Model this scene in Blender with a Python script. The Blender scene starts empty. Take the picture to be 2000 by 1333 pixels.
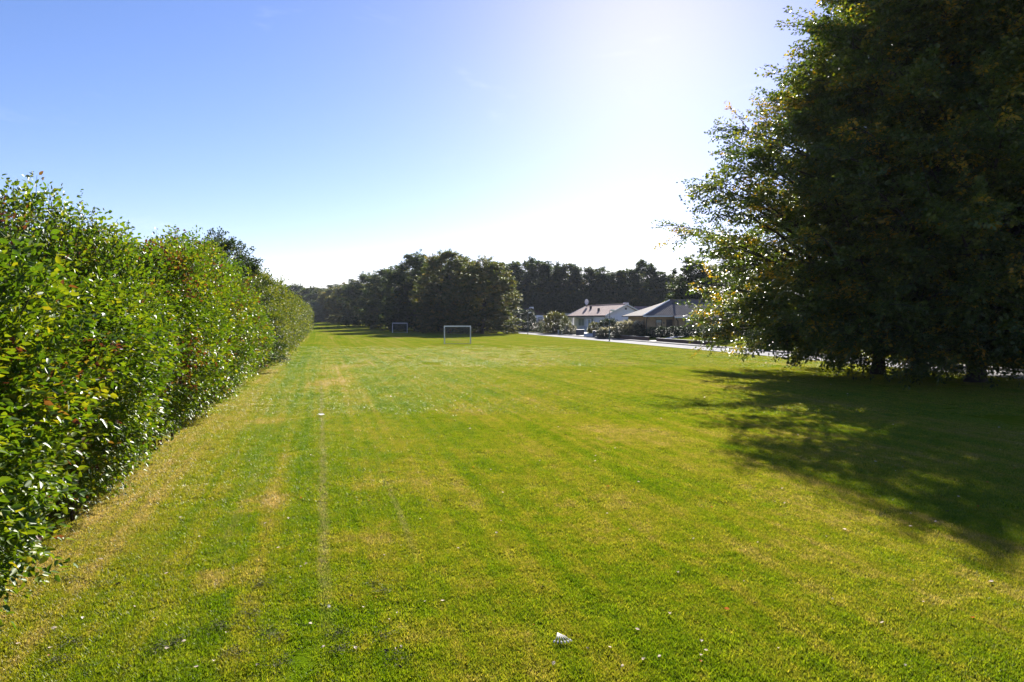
import bpy, math, random
import numpy as np
from mathutils import Vector, Matrix

scene = bpy.context.scene
COL = scene.collection
R = math.radians
F, H, VH = 1333.0, 2.8, 624.0          # focal length in photo pixels, eye height, horizon row
PITCH = math.atan((666.5 - VH) / F)
SUN_AZ, SUN_EL = R(11.5), R(25.5)

# ---------------------------------------------------------------- terrain
def sstep(a, b, x):
    t = np.clip((np.asarray(x, dtype=float) - a) / (b - a), 0, 1)
    return t * t * (3 - 2 * t)

ROAD_X0, ROAD_K = 30.8, -0.2195        # field-side edge of the road: x = ROAD_X0 + ROAD_K*y
RN = 1 / math.sqrt(1 + ROAD_K ** 2)    # x offset -> perpendicular offset
def road_r(x, y):
    return (np.asarray(x) - ROAD_X0 - ROAD_K * np.asarray(y)) * RN
def gz(x, y):
    """ground height"""
    far = 2.0 * sstep(150, 300, y)
    plot = 0.62 * sstep(5.3, 8.8, road_r(x, y))
    return far + plot
def gzf(x, y):
    return float(gz(x, y))
def at(u, y):
    """x on the line of sight of photo column u at distance y"""
    return (u - 1000) / F * y
def height(v, y):
    return H + (VH - v) / F * y

# ---------------------------------------------------------------- objects
def tag(o, label=None, cat=None, group=None, kind=None):
    if label: o['label'] = label
    if cat: o['category'] = cat
    if group: o['group'] = group
    if kind: o['kind'] = kind
    return o
def empty(name, loc=(0, 0, 0), rz=0):
    o = bpy.data.objects.new(name, None)
    COL.objects.link(o)
    o.location = loc
    o.rotation_euler = (0, 0, rz)
    o.empty_display_size = 0.3
    return o
def link(name, me, mat, parent=None):
    o = bpy.data.objects.new(name, me)
    COL.objects.link(o)
    if mat is not None and len(me.materials) == 0:
        me.materials.append(mat)
    if parent is not None:
        o.parent = parent
    return o
def copy_tree(o, parent=None):
    c = o.copy()
    COL.objects.link(c)
    c.parent = parent
    for ch in [k for k in o.children]:
        copy_tree(ch, c)
    return c

class MB:
    """collects boxes, bars, tubes and polygons"""
    def __init__(s):
        s.v, s.f = [], []
    def add(s, vs, fs):
        n = len(s.v)
        s.v += [tuple(p) for p in vs]
        s.f += [tuple(i + n for i in f) for f in fs]
        return s
    def box(s, x0, x1, y0, y1, z0, z1):
        vs = [(x0, y0, z0), (x1, y0, z0), (x1, y1, z0), (x0, y1, z0), (x0, y0, z1), (x1, y0, z1), (x1, y1, z1), (x0, y1, z1)]
        return s.add(vs, [(0, 3, 2, 1), (4, 5, 6, 7), (0, 1, 5, 4), (1, 2, 6, 5), (2, 3, 7, 6), (3, 0, 4, 7)])
    def bevbox(s, x0, x1, y0, y1, z0, z1, b=0.02):
        vs = []
        for z, i in ((z0, b), (z0 + b, 0), (z1 - b, 0), (z1, b)):
            a, c, d, e = x0 + i, x1 - i, y0 + i, y1 - i
            k = b - i if i == 0 else 0
            vs += [(a + k, d, z), (c - k, d, z), (c, d + k, z), (c, e - k, z), (c - k, e, z), (a + k, e, z), (a, e - k, z), (a, d + k, z)]
        fs = [tuple(range(7, -1, -1)), tuple(range(24, 32))]
        for r in range(3):
            for i in range(8):
                j = (i + 1) % 8
                fs.append((r * 8 + i, r * 8 + j, r * 8 + 8 + j, r * 8 + 8 + i))
        return s.add(vs, fs)
    def tube(s, pts, rad, n=8, caps=True):
        pts = [Vector(p) for p in pts]
        if not isinstance(rad, (list, tuple)):
            rad = [rad] * len(pts)
        vs, fs = [], []
        up = None
        for i, p in enumerate(pts):
            d = (pts[min(i + 1, len(pts) - 1)] - pts[max(i - 1, 0)]).normalized()
            if up is None:
                up = Vector((0, 0, 1)) if abs(d.z) < 0.9 else Vector((1, 0, 0))
            a = d.cross(up).normalized()
            b = a.cross(d).normalized()
            up = b
            for k in range(n):
                t = 2 * math.pi * k / n
                vs.append(p + (a * math.cos(t) + b * math.sin(t)) * rad[i])
        for i in range(len(pts) - 1):
            for k in range(n):
                m = (k + 1) % n
                fs.append((i * n + k, i * n + m, i * n + n + m, i * n + n + k))
        if caps:
            fs.append(tuple(range(n - 1, -1, -1)))
            e = (len(pts) - 1) * n
            fs.append(tuple(range(e, e + n)))
        return s.add(vs, fs)
    def mesh(s, name, smooth=False):
        me = bpy.data.meshes.new(name)
        me.from_pydata(s.v, [], s.f)
        me.update()
        if smooth:
            me.polygons.foreach_set('use_smooth', [True] * len(me.polygons))
        return me
    def build(s, name, mat, parent=None, smooth=False):
        return link(name, s.mesh(name, smooth), mat, parent)

def np_mesh(name, verts, quads, tint=None, tris=False):
    k = 3 if tris else 4
    me = bpy.data.meshes.new(name)
    nv, nf = len(verts), len(quads)
    me.vertices.add(nv)
    me.vertices.foreach_set('co', np.ascontiguousarray(verts, dtype=np.float32).ravel())
    me.loops.add(nf * k)
    me.loops.foreach_set('vertex_index', np.ascontiguousarray(quads, dtype=np.int32).ravel())
    me.polygons.add(nf)
    me.polygons.foreach_set('loop_start', np.arange(0, nf * k, k, dtype=np.int32))
    me.update(calc_edges=True)
    if tint is not None:
        a = me.attributes.new('tint', 'FLOAT', 'FACE')
        a.data.foreach_set('value', np.ascontiguousarray(tint, dtype=np.float32))
    return me

# ---------------------------------------------------------------- materials
def new_mat(name):
    m = bpy.data.materials.new(name)
    m.use_nodes = True
    nt = m.node_tree
    for n in list(nt.nodes):
        nt.nodes.remove(n)
    return m, nt
def N(nt, kind, inp=None, **props):
    n = nt.nodes.new(kind)
    for k, v in props.items():
        setattr(n, k, v)
    for k, v in (inp or {}).items():
        if hasattr(v, 'is_output'):
            nt.links.new(v, n.inputs[k])
        else:
            n.inputs[k].default_value = v
    return n
def ramp(nt, fac, stops, interp='LINEAR'):
    n = nt.nodes.new('ShaderNodeValToRGB')
    n.color_ramp.interpolation = interp
    el = n.color_ramp.elements
    while len(el) > 1:
        el.remove(el[-1])
    for i, (p, c) in enumerate(stops):
        e = el[0] if i == 0 else el.new(p)
        e.position = p
        e.color = (c[0], c[1], c[2], 1) if not isinstance(c, (int, float)) else (c, c, c, 1)
    if fac is not None:
        nt.links.new(fac, n.inputs[0])
    return n
def math_(nt, op, a, b=None, c=None, clamp=False):
    n = nt.nodes.new('ShaderNodeMath')
    n.operation = op
    n.use_clamp = clamp
    for i, v in enumerate((a, b, c)):
        if v is None: continue
        if hasattr(v, 'is_output'): nt.links.new(v, n.inputs[i])
        else: n.inputs[i].default_value = v
    return n.outputs[0]
def vmath(nt, op, a, b=None, out=0):
    n = nt.nodes.new('ShaderNodeVectorMath')
    n.operation = op
    for i, v in enumerate((a, b)):
        if v is None: continue
        if hasattr(v, 'is_output'): nt.links.new(v, n.inputs[i])
        else: n.inputs[i].default_value = v
    return n.outputs[out]
def out(nt, sh):
    o = nt.nodes.new('ShaderNodeOutputMaterial')
    nt.links.new(sh, o.inputs['Surface'])

def surface_mat(name, c1, c2, scale=3.0, rough=0.7, spec=0.3, bump=0.0, bscale=None, metal=0.0, coords='Object', detail=5):
    m, nt = new_mat(name)
    tc = N(nt, 'ShaderNodeTexCoord')
    no = N(nt, 'ShaderNodeTexNoise', {'Vector': tc.outputs[coords], 'Scale': scale, 'Detail': detail, 'Roughness': 0.6})
    cr = ramp(nt, no.outputs['Fac'], [(0.3, c1), (0.7, c2)])
    b = N(nt, 'ShaderNodeBsdfPrincipled', {'Base Color': cr.outputs[0], 'Roughness': rough, 'Specular IOR Level': spec, 'Metallic': metal})
    if bump:
        n2 = N(nt, 'ShaderNodeTexNoise', {'Vector': tc.outputs[coords], 'Scale': bscale or scale * 6, 'Detail': 4})
        bp = N(nt, 'ShaderNodeBump', {'Height': n2.outputs['Fac'], 'Strength': bump, 'Distance': 0.02})
        nt.links.new(bp.outputs[0], b.inputs['Normal'])
    out(nt, b.outputs[0])
    return m

def leaf_mat(name, stops, trans=0.35, rough=0.4, spec=0.45, tmul=(1.5, 1.5, 0.5), gain=.9):
    m, nt = new_mat(name)
    at_ = N(nt, 'ShaderNodeAttribute', attribute_name='tint')
    cr = ramp(nt, at_.outputs['Fac'], [(p, tuple(x * gain for x in c)) for p, c in stops])
    b = N(nt, 'ShaderNodeBsdfPrincipled', {'Base Color': cr.outputs[0], 'Roughness': rough, 'Specular IOR Level': spec})
    mul = N(nt, 'ShaderNodeMix', {6: cr.outputs[0], 7: (*tmul, 1), 0: 1.0}, data_type='RGBA', blend_type='MULTIPLY')
    t = N(nt, 'ShaderNodeBsdfTranslucent', {'Color': mul.outputs[2]})
    mx = N(nt, 'ShaderNodeMixShader', {0: trans, 1: b.outputs[0], 2: t.outputs[0]})
    out(nt, mx.outputs[0])
    return m

M = {}
M['beech'] = leaf_mat('beech_leaves', [(0, (.028, .050, .012)), (.45, (.052, .080, .015)), (.75, (.11, .12, .018)), (.9, (.26, .19, .02)), (1, (.34, .20, .025))], .46, rough=.42, spec=.5, tmul=(1.7, 1.6, .42), gain=1.1)
M['beech_far'] = leaf_mat('far_tree_leaves', [(0, (.015, .030, .013)), (.5, (.032, .052, .018)), (.8, (.078, .098, .02)), (.93, (.13, .125, .025)), (1, (.18, .14, .03))], .40, rough=.6, spec=.12, tmul=(1.5, 1.5, .5), gain=1.1)
M['shrub'] = leaf_mat('shrub_leaves', [(0, (.034, .075, .008)), (.4, (.062, .120, .010)), (.72, (.125, .17, .012)), (.86, (.20, .20, .016)), (.93, (.11, .05, .03)), (1, (.09, .028, .028))], .38, rough=.48, spec=.32, tmul=(1.75, 1.6, .4), gain=1.0)
M['hawthorn'] = leaf_mat('dark_shrub_leaves', [(0, (.018, .034, .012)), (.6, (.032, .056, .016)), (1, (.065, .085, .025))], .30, rough=.55, spec=.15)
M['hedge'] = leaf_mat('hedge_leaves', [(0, (.035, .065, .010)), (.5, (.065, .10, .016)), (1, (.13, .15, .026))], .42, rough=.6, spec=.12, tmul=(1.8, 1.5, .5))
M['olive_far'] = leaf_mat('olive_tree_leaves', [(0, (.042, .060, .020)), (.5, (.085, .100, .028)), (.8, (.15, .13, .035)), (1, (.26, .18, .04))], .42, rough=.55, spec=.2, tmul=(1.5, 1.5, .5))
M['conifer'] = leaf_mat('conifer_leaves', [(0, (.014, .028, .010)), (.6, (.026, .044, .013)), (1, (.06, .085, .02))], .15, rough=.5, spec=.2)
M['yellow_shrub'] = leaf_mat('yellow_shrub_leaves', [(0, (.045, .06, .012)), (.5, (.095, .10, .018)), (1, (.20, .16, .03))], .3)
M['flowering'] = leaf_mat('flowering_hedge_leaves', [(0, (.022, .034, .014)), (.55, (.045, .055, .02)), (.78, (.10, .09, .03)), (.80, (.55, .48, .38)), (1, (.70, .62, .55))], .15)
M['red_shrub'] = leaf_mat('red_shrub_leaves', [(0, (.03, .04, .012)), (.5, (.09, .05, .02)), (1, (.25, .07, .035))], .35)
M['willow'] = leaf_mat('willow_leaves', [(0, (.06, .085, .05)), (1, (.14, .17, .10))], .3)
M['bark'] = surface_mat('bark', (.022, .018, .015), (.055, .048, .042), 4, .85, .2, .5)
M['twig'] = surface_mat('twig_bark', (.03, .022, .016), (.06, .045, .032), 6, .8, .2)
M['white_wall'] = surface_mat('white_render', (.74, .74, .84), (.80, .80, .88), 1.5, .8, .2, .15, 60)
M['white_paint'] = surface_mat('white_paint', (.74, .74, .73), (.82, .82, .81), 8, .4, .4)
M['lilac_panel'] = surface_mat('grey_panel', (.36, .36, .37), (.44, .44, .45), 2, .6, .3)
M['dark_wood'] = surface_mat('dark_timber', (.035, .028, .026), (.06, .045, .04), 7, .6, .3, .2)
M['dark_metal'] = surface_mat('dark_metal', (.02, .02, .022), (.035, .035, .04), 6, .4, .5)
M['lamp_post'] = surface_mat('lamp_post_paint', (.055, .085, .075), (.075, .11, .095), 6, .5, .4)
M['goal_paint'] = surface_mat('goal_paint', (.70, .70, .71), (.82, .82, .82), 5, .4, .5)
M['galv'] = surface_mat('galvanised_steel', (.25, .26, .27), (.36, .37, .38), 8, .45, .5, metal=.4)
M['net'] = surface_mat('goal_net', (.18, .18, .19), (.28, .28, .29), 5, .8, .2)
M['bin'] = surface_mat('bin_plastic', (.018, .022, .035), (.03, .034, .05), 6, .45, .45)
M['blue_bin'] = surface_mat('grey_bin_plastic', (.06, .07, .10), (.10, .11, .15), 6, .45, .45)
M['stone'] = surface_mat('pale_stone', (.42, .40, .38), (.62, .60, .57), 5, .8, .25, .2)
M['concrete'] = surface_mat('concrete', (.34, .33, .32), (.46, .45, .44), 3, .75, .3, .2)
M['asphalt'] = surface_mat('asphalt', (.17, .166, .17), (.23, .225, .23), 1.2, .9, .03, .25, 160)
M['pavement'] = surface_mat('pavement', (.11, .10, .10), (.16, .15, .15), 1.5, .9, .03, .2, 60)
M['kerb'] = surface_mat('kerb_stone', (.15, .14, .135), (.24, .225, .215), 3, .8, .25, .2)
M['low_wall'] = surface_mat('garden_wall_brick', (.085, .05, .038), (.14, .085, .065), 9, .85, .2, .3)
M['satellite'] = surface_mat('dish_paint', (.62, .63, .64), (.72, .73, .74), 6, .4, .4)
def dry_leaf_mat(name, c1, c2):
    m, nt = new_mat(name)
    tc = N(nt, 'ShaderNodeTexCoord')
    no = N(nt, 'ShaderNodeTexNoise', {'Vector': tc.outputs['Object'], 'Scale': 40, 'Detail': 3})
    cr = ramp(nt, no.outputs['Fac'], [(.3, c1), (.7, c2)])
    b = N(nt, 'ShaderNodeBsdfPrincipled', {'Base Color': cr.outputs[0], 'Roughness': .6})
    t = N(nt, 'ShaderNodeBsdfTranslucent', {'Color': cr.outputs[0]})
    mx = N(nt, 'ShaderNodeMixShader', {0: .45, 1: b.outputs[0], 2: t.outputs[0]})
    out(nt, mx.outputs[0])
    return m
M['pale_leaf'] = dry_leaf_mat('pale_dry_leaf', (.62, .48, .40), (.82, .72, .62))
M['paper'] = dry_leaf_mat('white_scrap', (.62, .60, .58), (.74, .72, .70))
M['orange_leaf'] = dry_leaf_mat('orange_dry_leaf', (.34, .10, .02), (.55, .20, .03))
M['brown_leaf'] = surface_mat('brown_dry_leaf', (.05, .035, .025), (.13, .085, .05), 40, .7, .3)
M['clipping'] = surface_mat('dry_clippings', (.07, .07, .045), (.15, .14, .09), 20, .9, .1)
M['fascia'] = surface_mat('white_fascia', (.62, .62, .62), (.72, .72, .72), 5, .5, .35)
M['soil'] = surface_mat('planting_soil', (.022, .018, .012), (.045, .036, .024), 3, .95, .1, .4)

def glass_mat(name, c, rough=.08):
    m, nt = new_mat(name)
    b = N(nt, 'ShaderNodeBsdfPrincipled', {'Base Color': (*c, 1), 'Roughness': rough, 'Specular IOR Level': .6})
    out(nt, b.outputs[0])
    return m
M['glass'] = glass_mat('window_glass', (.02, .023, .028))
M['blind'] = surface_mat('window_blind', (.36, .38, .36), (.46, .48, .46), 4, .7, .2)
M['curtain'] = surface_mat('window_curtain', (.22, .26, .24), (.36, .40, .37), 9, .7, .2)

def brick_mat(name, c1, c2, mortar):
    m, nt = new_mat(name)
    tc = N(nt, 'ShaderNodeTexCoord')
    sp = N(nt, 'ShaderNodeSeparateXYZ', {0: tc.outputs['Object']})
    s = math_(nt, 'ADD', sp.outputs[0], sp.outputs[1])
    cb = N(nt, 'ShaderNodeCombineXYZ', {0: s, 1: sp.outputs[2]})
    br = N(nt, 'ShaderNodeTexBrick', {'Vector': cb.outputs[0], 'Color1': (*c1, 1), 'Color2': (*c2, 1), 'Mortar': (*mortar, 1), 'Scale': 1.0,
                                      'Mortar Size': .008, 'Brick Width': .24, 'Row Height': .075})
    no = N(nt, 'ShaderNodeTexNoise', {'Vector': tc.outputs['Object'], 'Scale': 1.3, 'Detail': 4})
    cr = ramp(nt, no.outputs['Fac'], [(.3, .75), (.7, 1.15)])
    mx = N(nt, 'ShaderNodeMix', {6: br.outputs['Color'], 7: cr.outputs[0], 0: 1.0}, data_type='RGBA', blend_type='MULTIPLY')
    b = N(nt, 'ShaderNodeBsdfPrincipled', {'Base Color': mx.outputs[2], 'Roughness': .85, 'Specular IOR Level': .2})
    out(nt, b.outputs[0])
    return m
M['brick'] = brick_mat('tan_brick', (.46, .295, .165), (.36, .225, .12), (.30, .26, .20))

def roof_mat(name, c1, c2, rough=.6):
    m, nt = new_mat(name)
    tc = N(nt, 'ShaderNodeTexCoord')
    w1 = N(nt, 'ShaderNodeTexWave', {'Vector': tc.outputs['Object'], 'Scale': 1.1, 'Distortion': .3}, wave_type='BANDS', bands_direction='X', wave_profile='SIN')
    w2 = N(nt, 'ShaderNodeTexWave', {'Vector': tc.outputs['Object'], 'Scale': 1.6, 'Distortion': .2}, wave_type='BANDS', bands_direction='Z', wave_profile='SAW')
    no = N(nt, 'ShaderNodeTexNoise', {'Vector': tc.outputs['Object'], 'Scale': 2.5, 'Detail': 6})
    cr = ramp(nt, no.outputs['Fac'], [(.3, c1), (.7, c2)])
    h = math_(nt, 'ADD', w1.outputs['Fac'], w2.outputs['Fac'])
    bp = N(nt, 'ShaderNodeBump', {'Height': h, 'Strength': .5, 'Distance': .05})
    b = N(nt, 'ShaderNodeBsdfPrincipled', {'Base Color': cr.outputs[0], 'Roughness': .9, 'Specular IOR Level': .08, 'Normal': bp.outputs[0]})
    out(nt, b.outputs[0])
    return m
M['roof_pink'] = roof_mat('pale_red_roof_tiles', (.25, .17, .155), (.34, .24, .22))
M['roof_grey'] = roof_mat('grey_roof_tiles', (.115, .095, .092), (.165, .138, .135))
M['roof_dark'] = roof_mat('dark_roof_sheet', (.045, .035, .04), (.075, .06, .065), .7)

# --- lawn colour, shared by the ground sheet and the grass blades (world position)
PATCHES = [  # x, y, half width, half depth, amount of dryness : worn spots in the turf
    (-3.15, 7.3, .30, .34, .75), (-3.75, 10.4, .42, .55, .8), (-6.7, 18.8, .55, .8, .6), (-8.0, 30.0, .9, 2.6, .75), (-9.5, 40.0, 1.0, 4.5, .5),
    (-1.75, 8.5, .85, .75, .42), (-1.55, 7.0, .55, .45, .40), (-.9, 6.0, .5, .35, .30), (-4.6, 14.0, .45, .5, .45), (-1.9, 11.5, .9, .8, .35),
    (1.6, 10.0, 1.2, 1.4, .28), (-2.4, 13.2, .9, .5, .3), (7.5, 30, 5, 5, .25), (3.5, 16.5, 2.5, 2, .25), (3.3, 8.2, 1.2, .7, .25), (5.0, 6.9, .8, .5, .3)]
def lawn_group():
    ng = bpy.data.node_groups.new('lawn_colour', 'ShaderNodeTree')
    ng.interface.new_socket('Color', in_out='OUTPUT', socket_type='NodeSocketColor')
    nt = ng
    go = nt.nodes.new('NodeGroupOutput')
    pos = N(nt, 'ShaderNodeNewGeometry').outputs['Position']
    s = vmath(nt, 'DOT_PRODUCT', pos, (.9627, .2706, 0), 1)
    t = vmath(nt, 'DOT_PRODUCT', pos, (-.2706, .9627, 0), 1)
    flat = vmath(nt, 'MULTIPLY', pos, (1, 1, 0))
    v1 = N(nt, 'ShaderNodeCombineXYZ', {0: math_(nt, 'MULTIPLY', s, .75), 1: math_(nt, 'MULTIPLY', t, .03)})
    n1 = N(nt, 'ShaderNodeTexNoise', {'Vector': v1.outputs[0], 'Scale': 1.0, 'Detail': 5, 'Roughness': .6})
    n2 = N(nt, 'ShaderNodeTexNoise', {'Vector': flat, 'Scale': .33, 'Detail': 5, 'Roughness': .6})
    n3 = N(nt, 'ShaderNodeTexNoise', {'Vector': flat, 'Scale': 2.6, 'Detail': 5, 'Roughness': .65})
    n4 = N(nt, 'ShaderNodeTexNoise', {'Vector': flat, 'Scale': 11, 'Detail': 6, 'Roughness': .7})
    # strips along the hedge, from the hedge foot (s=-3) outwards
    mr = N(nt, 'ShaderNodeMapRange', {0: s, 1: -4.0, 2: 4.0, 3: 0.0, 4: 1.0})
    wob = math_(nt, 'MULTIPLY_ADD', n3.outputs['Fac'], .06, -.03)
    band = ramp(nt, math_(nt, 'ADD', mr.outputs[0], wob),
                [(.0, .66), (.20, .64), (.31, .27), (.36, .22), (.41, .38), (.46, .36), (.68, .52), (.75, .36), (1, .46)])
    v5 = N(nt, 'ShaderNodeCombineXYZ', {0: math_(nt, 'MULTIPLY', s, 4.0), 1: math_(nt, 'MULTIPLY', t, .05), 2: 4.0})
    n5 = N(nt, 'ShaderNodeTexNoise', {'Vector': v5.outputs[0], 'Scale': 1.0, 'Detail': 4})
    d = math_(nt, 'MULTIPLY_ADD', n1.outputs['Fac'], 1.0, -.5)
    d = math_(nt, 'ADD', d, math_(nt, 'MULTIPLY_ADD', n5.outputs['Fac'], .95, -.475))
    d = math_(nt, 'ADD', d, band.outputs[0])
    d = math_(nt, 'ADD', d, math_(nt, 'MULTIPLY_ADD', n2.outputs['Fac'], 1.1, -.55))
    d = math_(nt, 'ADD', d, math_(nt, 'MULTIPLY_ADD', n3.outputs['Fac'], .9, -.45))
    d = math_(nt, 'ADD', d, math_(nt, 'MULTIPLY_ADD', n4.outputs['Fac'], .9, -.45))
    nv = vmath(nt, 'MULTIPLY_ADD', n3.outputs['Color'], (2.2, 2.2, 0))
    nv.node.inputs[2].default_value = (-1.1, -1.1, 0)
    for (x, y, rx, ry, amt) in PATCHES:
        q = vmath(nt, 'MULTIPLY', vmath(nt, 'SUBTRACT', flat, (x, y, 0)), (1 / rx, 1 / ry, 0))
        q = vmath(nt, 'LENGTH', vmath(nt, 'ADD', q, nv), None, 1)
        m_ = N(nt, 'ShaderNodeMapRange', {0: q, 1: .2, 2: 1.5, 3: amt * .62, 4: 0.0}, interpolation_type='SMOOTHSTEP')
        d = math_(nt, 'ADD', d, m_.outputs[0])
    d = math_(nt, 'ADD', d, -.06)
    cr = ramp(nt, d, [(.0, (.108, .182, .005)), (.28, (.166, .220, .009)), (.54, (.236, .243, .024)), (.80, (.295, .255, .080)), (1.0, (.37, .295, .14))])
    # two pale wheel lines
    lm = None
    for (sc_, w_, t0, t1, am) in ((.02, .07, 6, 34, .75), (1.06, .05, 7.5, 14.5, .8), (-1.15, .06, 8, 15, .35)):
        a1 = math_(nt, 'ABSOLUTE', math_(nt, 'SUBTRACT', math_(nt, 'MULTIPLY_ADD', n2.outputs['Fac'], .25, s), sc_ + .125))
        m1 = N(nt, 'ShaderNodeMapRange', {0: a1, 1: w_ * .4, 2: w_ * 1.3, 3: am, 4: 0.0})
        m2 = N(nt, 'ShaderNodeMapRange', {0: t, 1: t0, 2: t0 + 2, 3: 0.0, 4: 1.0})
        m3 = N(nt, 'ShaderNodeMapRange', {0: t, 1: t1 - 6, 2: t1, 3: 1.0, 4: 0.0})
        m4 = N(nt, 'ShaderNodeMapRange', {0: n4.outputs['Fac'], 1: .40, 2: .58, 3: .15, 4: 1.0})
        mm = math_(nt, 'MULTIPLY', math_(nt, 'MULTIPLY', m1.outputs[0], m2.outputs[0]), math_(nt, 'MULTIPLY', m3.outputs[0], m4.outputs[0]))
        lm = mm if lm is None else math_(nt, 'MAXIMUM', lm, mm)
    fm_ = N(nt, 'ShaderNodeMix', {0: lm, 6: cr.outputs[0], 7: (.26, .24, .15, 1)}, data_type='RGBA')
    nt.links.new(fm_.outputs[2], go.inputs[0])
    return ng
LAWN = lawn_group()
def lawn_mat():
    m, nt = new_mat('lawn_turf')
    g = N(nt, 'ShaderNodeGroup', node_tree=LAWN)
    pos = N(nt, 'ShaderNodeNewGeometry').outputs['Position']
    th = N(nt, 'ShaderNodeMix', {0: 1.0, 6: g.outputs[0], 7: (.74, .70, .75, 1)}, data_type='RGBA', blend_type='MULTIPLY')  # thatch tone, also darkened to stand in for the blades' shade on each other
    nb = N(nt, 'ShaderNodeTexNoise', {'Vector': pos, 'Scale': 22, 'Detail': 4, 'Roughness': .7})
    bp = N(nt, 'ShaderNodeBump', {'Height': nb.outputs['Fac'], 'Strength': .8, 'Distance': .06})
    b = N(nt, 'ShaderNodeBsdfPrincipled', {'Base Color': th.outputs[2], 'Roughness': .9, 'Specular IOR Level': 0.0, 'Normal': bp.outputs[0]})
    out(nt, b.outputs[0])
    return m
def blade_mat():
    m, nt = new_mat('grass_blades')
    g = N(nt, 'ShaderNodeGroup', node_tree=LAWN)
    a = N(nt, 'ShaderNodeAttribute', attribute_name='tint')
    cr = ramp(nt, a.outputs['Fac'], [(0, (.38, .42, .35)), (.5, (1, 1, 1)), (.88, (1.4, 1.25, 1.1)), (1, (2.1, 1.6, 3.0))])
    mx = N(nt, 'ShaderNodeMix', {6: g.outputs[0], 7: cr.outputs[0], 0: 1.0}, data_type='RGBA', blend_type='MULTIPLY')
    b = N(nt, 'ShaderNodeBsdfPrincipled', {'Base Color': mx.outputs[2], 'Roughness': .5, 'Specular IOR Level': .3})
    mul = N(nt, 'ShaderNodeMix', {6: mx.outputs[2], 7: (1.3, 1.3, .6, 1), 0: 1.0}, data_type='RGBA', blend_type='MULTIPLY')
    t = N(nt, 'ShaderNodeBsdfTranslucent', {'Color': mul.outputs[2]})
    ms = N(nt, 'ShaderNodeMixShader', {0: .4, 1: b.outputs[0], 2: t.outputs[0]})
    out(nt, ms.outputs[0])
    return m
M['lawn'] = lawn_mat()
M['blades'] = blade_mat()

# ---------------------------------------------------------------- ground, road
xs = np.unique(np.concatenate([np.linspace(-700, -120, 30), np.linspace(-120, 120, 121), np.linspace(120, 700, 30)]))
ys = np.unique(np.concatenate([np.linspace(-60, 320, 191), np.linspace(320, 1500, 40)]))
X, Y = np.meshgrid(xs, ys)
Zg = gz(X, Y)
gv = np.stack([X, Y, Zg], -1).reshape(-1, 3)
nx = len(xs)
i = np.arange((len(ys) - 1) * nx).reshape(len(ys) - 1, nx)[:, :-1].ravel()
gq = np.stack([i, i + 1, i + 1 + nx, i + nx], -1)
lawn = link('lawn', np_mesh('lawn', gv, gq), M['lawn'])
tag(lawn, 'mown green and straw coloured lawn with faint mowing stripes', 'lawn', kind='structure')

def strip(name, mat, r0, r1, dz, thick=0.0, y0=-30, y1=240, step=2.0):
    """band that follows the road between perpendicular offsets r0..r1"""
    vs, fs = [], []
    n = int((y1 - y0) / step) + 1
    for k in range(n):
        y = y0 + k * step
        xa = ROAD_X0 + ROAD_K * y + r0 / RN
        xb = ROAD_X0 + ROAD_K * y + r1 / RN
        za, zb = gzf(xa, y) + dz, gzf(xb, y) + dz
        if thick:
            vs += [(xa, y, za - thick), (xa, y, za), (xb, y, zb), (xb, y, zb - thick)]
        else:
            vs += [(xa, y, za), (xb, y, zb)]
    w = 4 if thick else 2
    for k in range(n - 1):
        b = k * w
        for j in range(w - 1):
            fs.append((b + j, b + j + w, b + j + w + 1, b + j + 1) if thick else (b + j, b + j + 1, b + j + w + 1, b + j + w))
    o = MB().add(vs, fs).build(name, mat)
    return o
tag(strip('road', M['asphalt'], 0.14, 3.7, .02), 'sunlit grey asphalt road', 'road', kind='structure')
tag(strip('kerb', M['kerb'], 0.0, .14, .035, .06), 'low stone kerb between lawn and road', 'kerb', kind='structure')
tag(strip('kerb', M['kerb'], 3.7, 3.85, .12, .16), 'stone kerb on the house side of the road', 'kerb', kind='structure')
tag(strip('pavement', M['pavement'], 3.85, 5.0, .118), 'pavement of pale slabs along the gardens', 'pavement', kind='structure')

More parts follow.
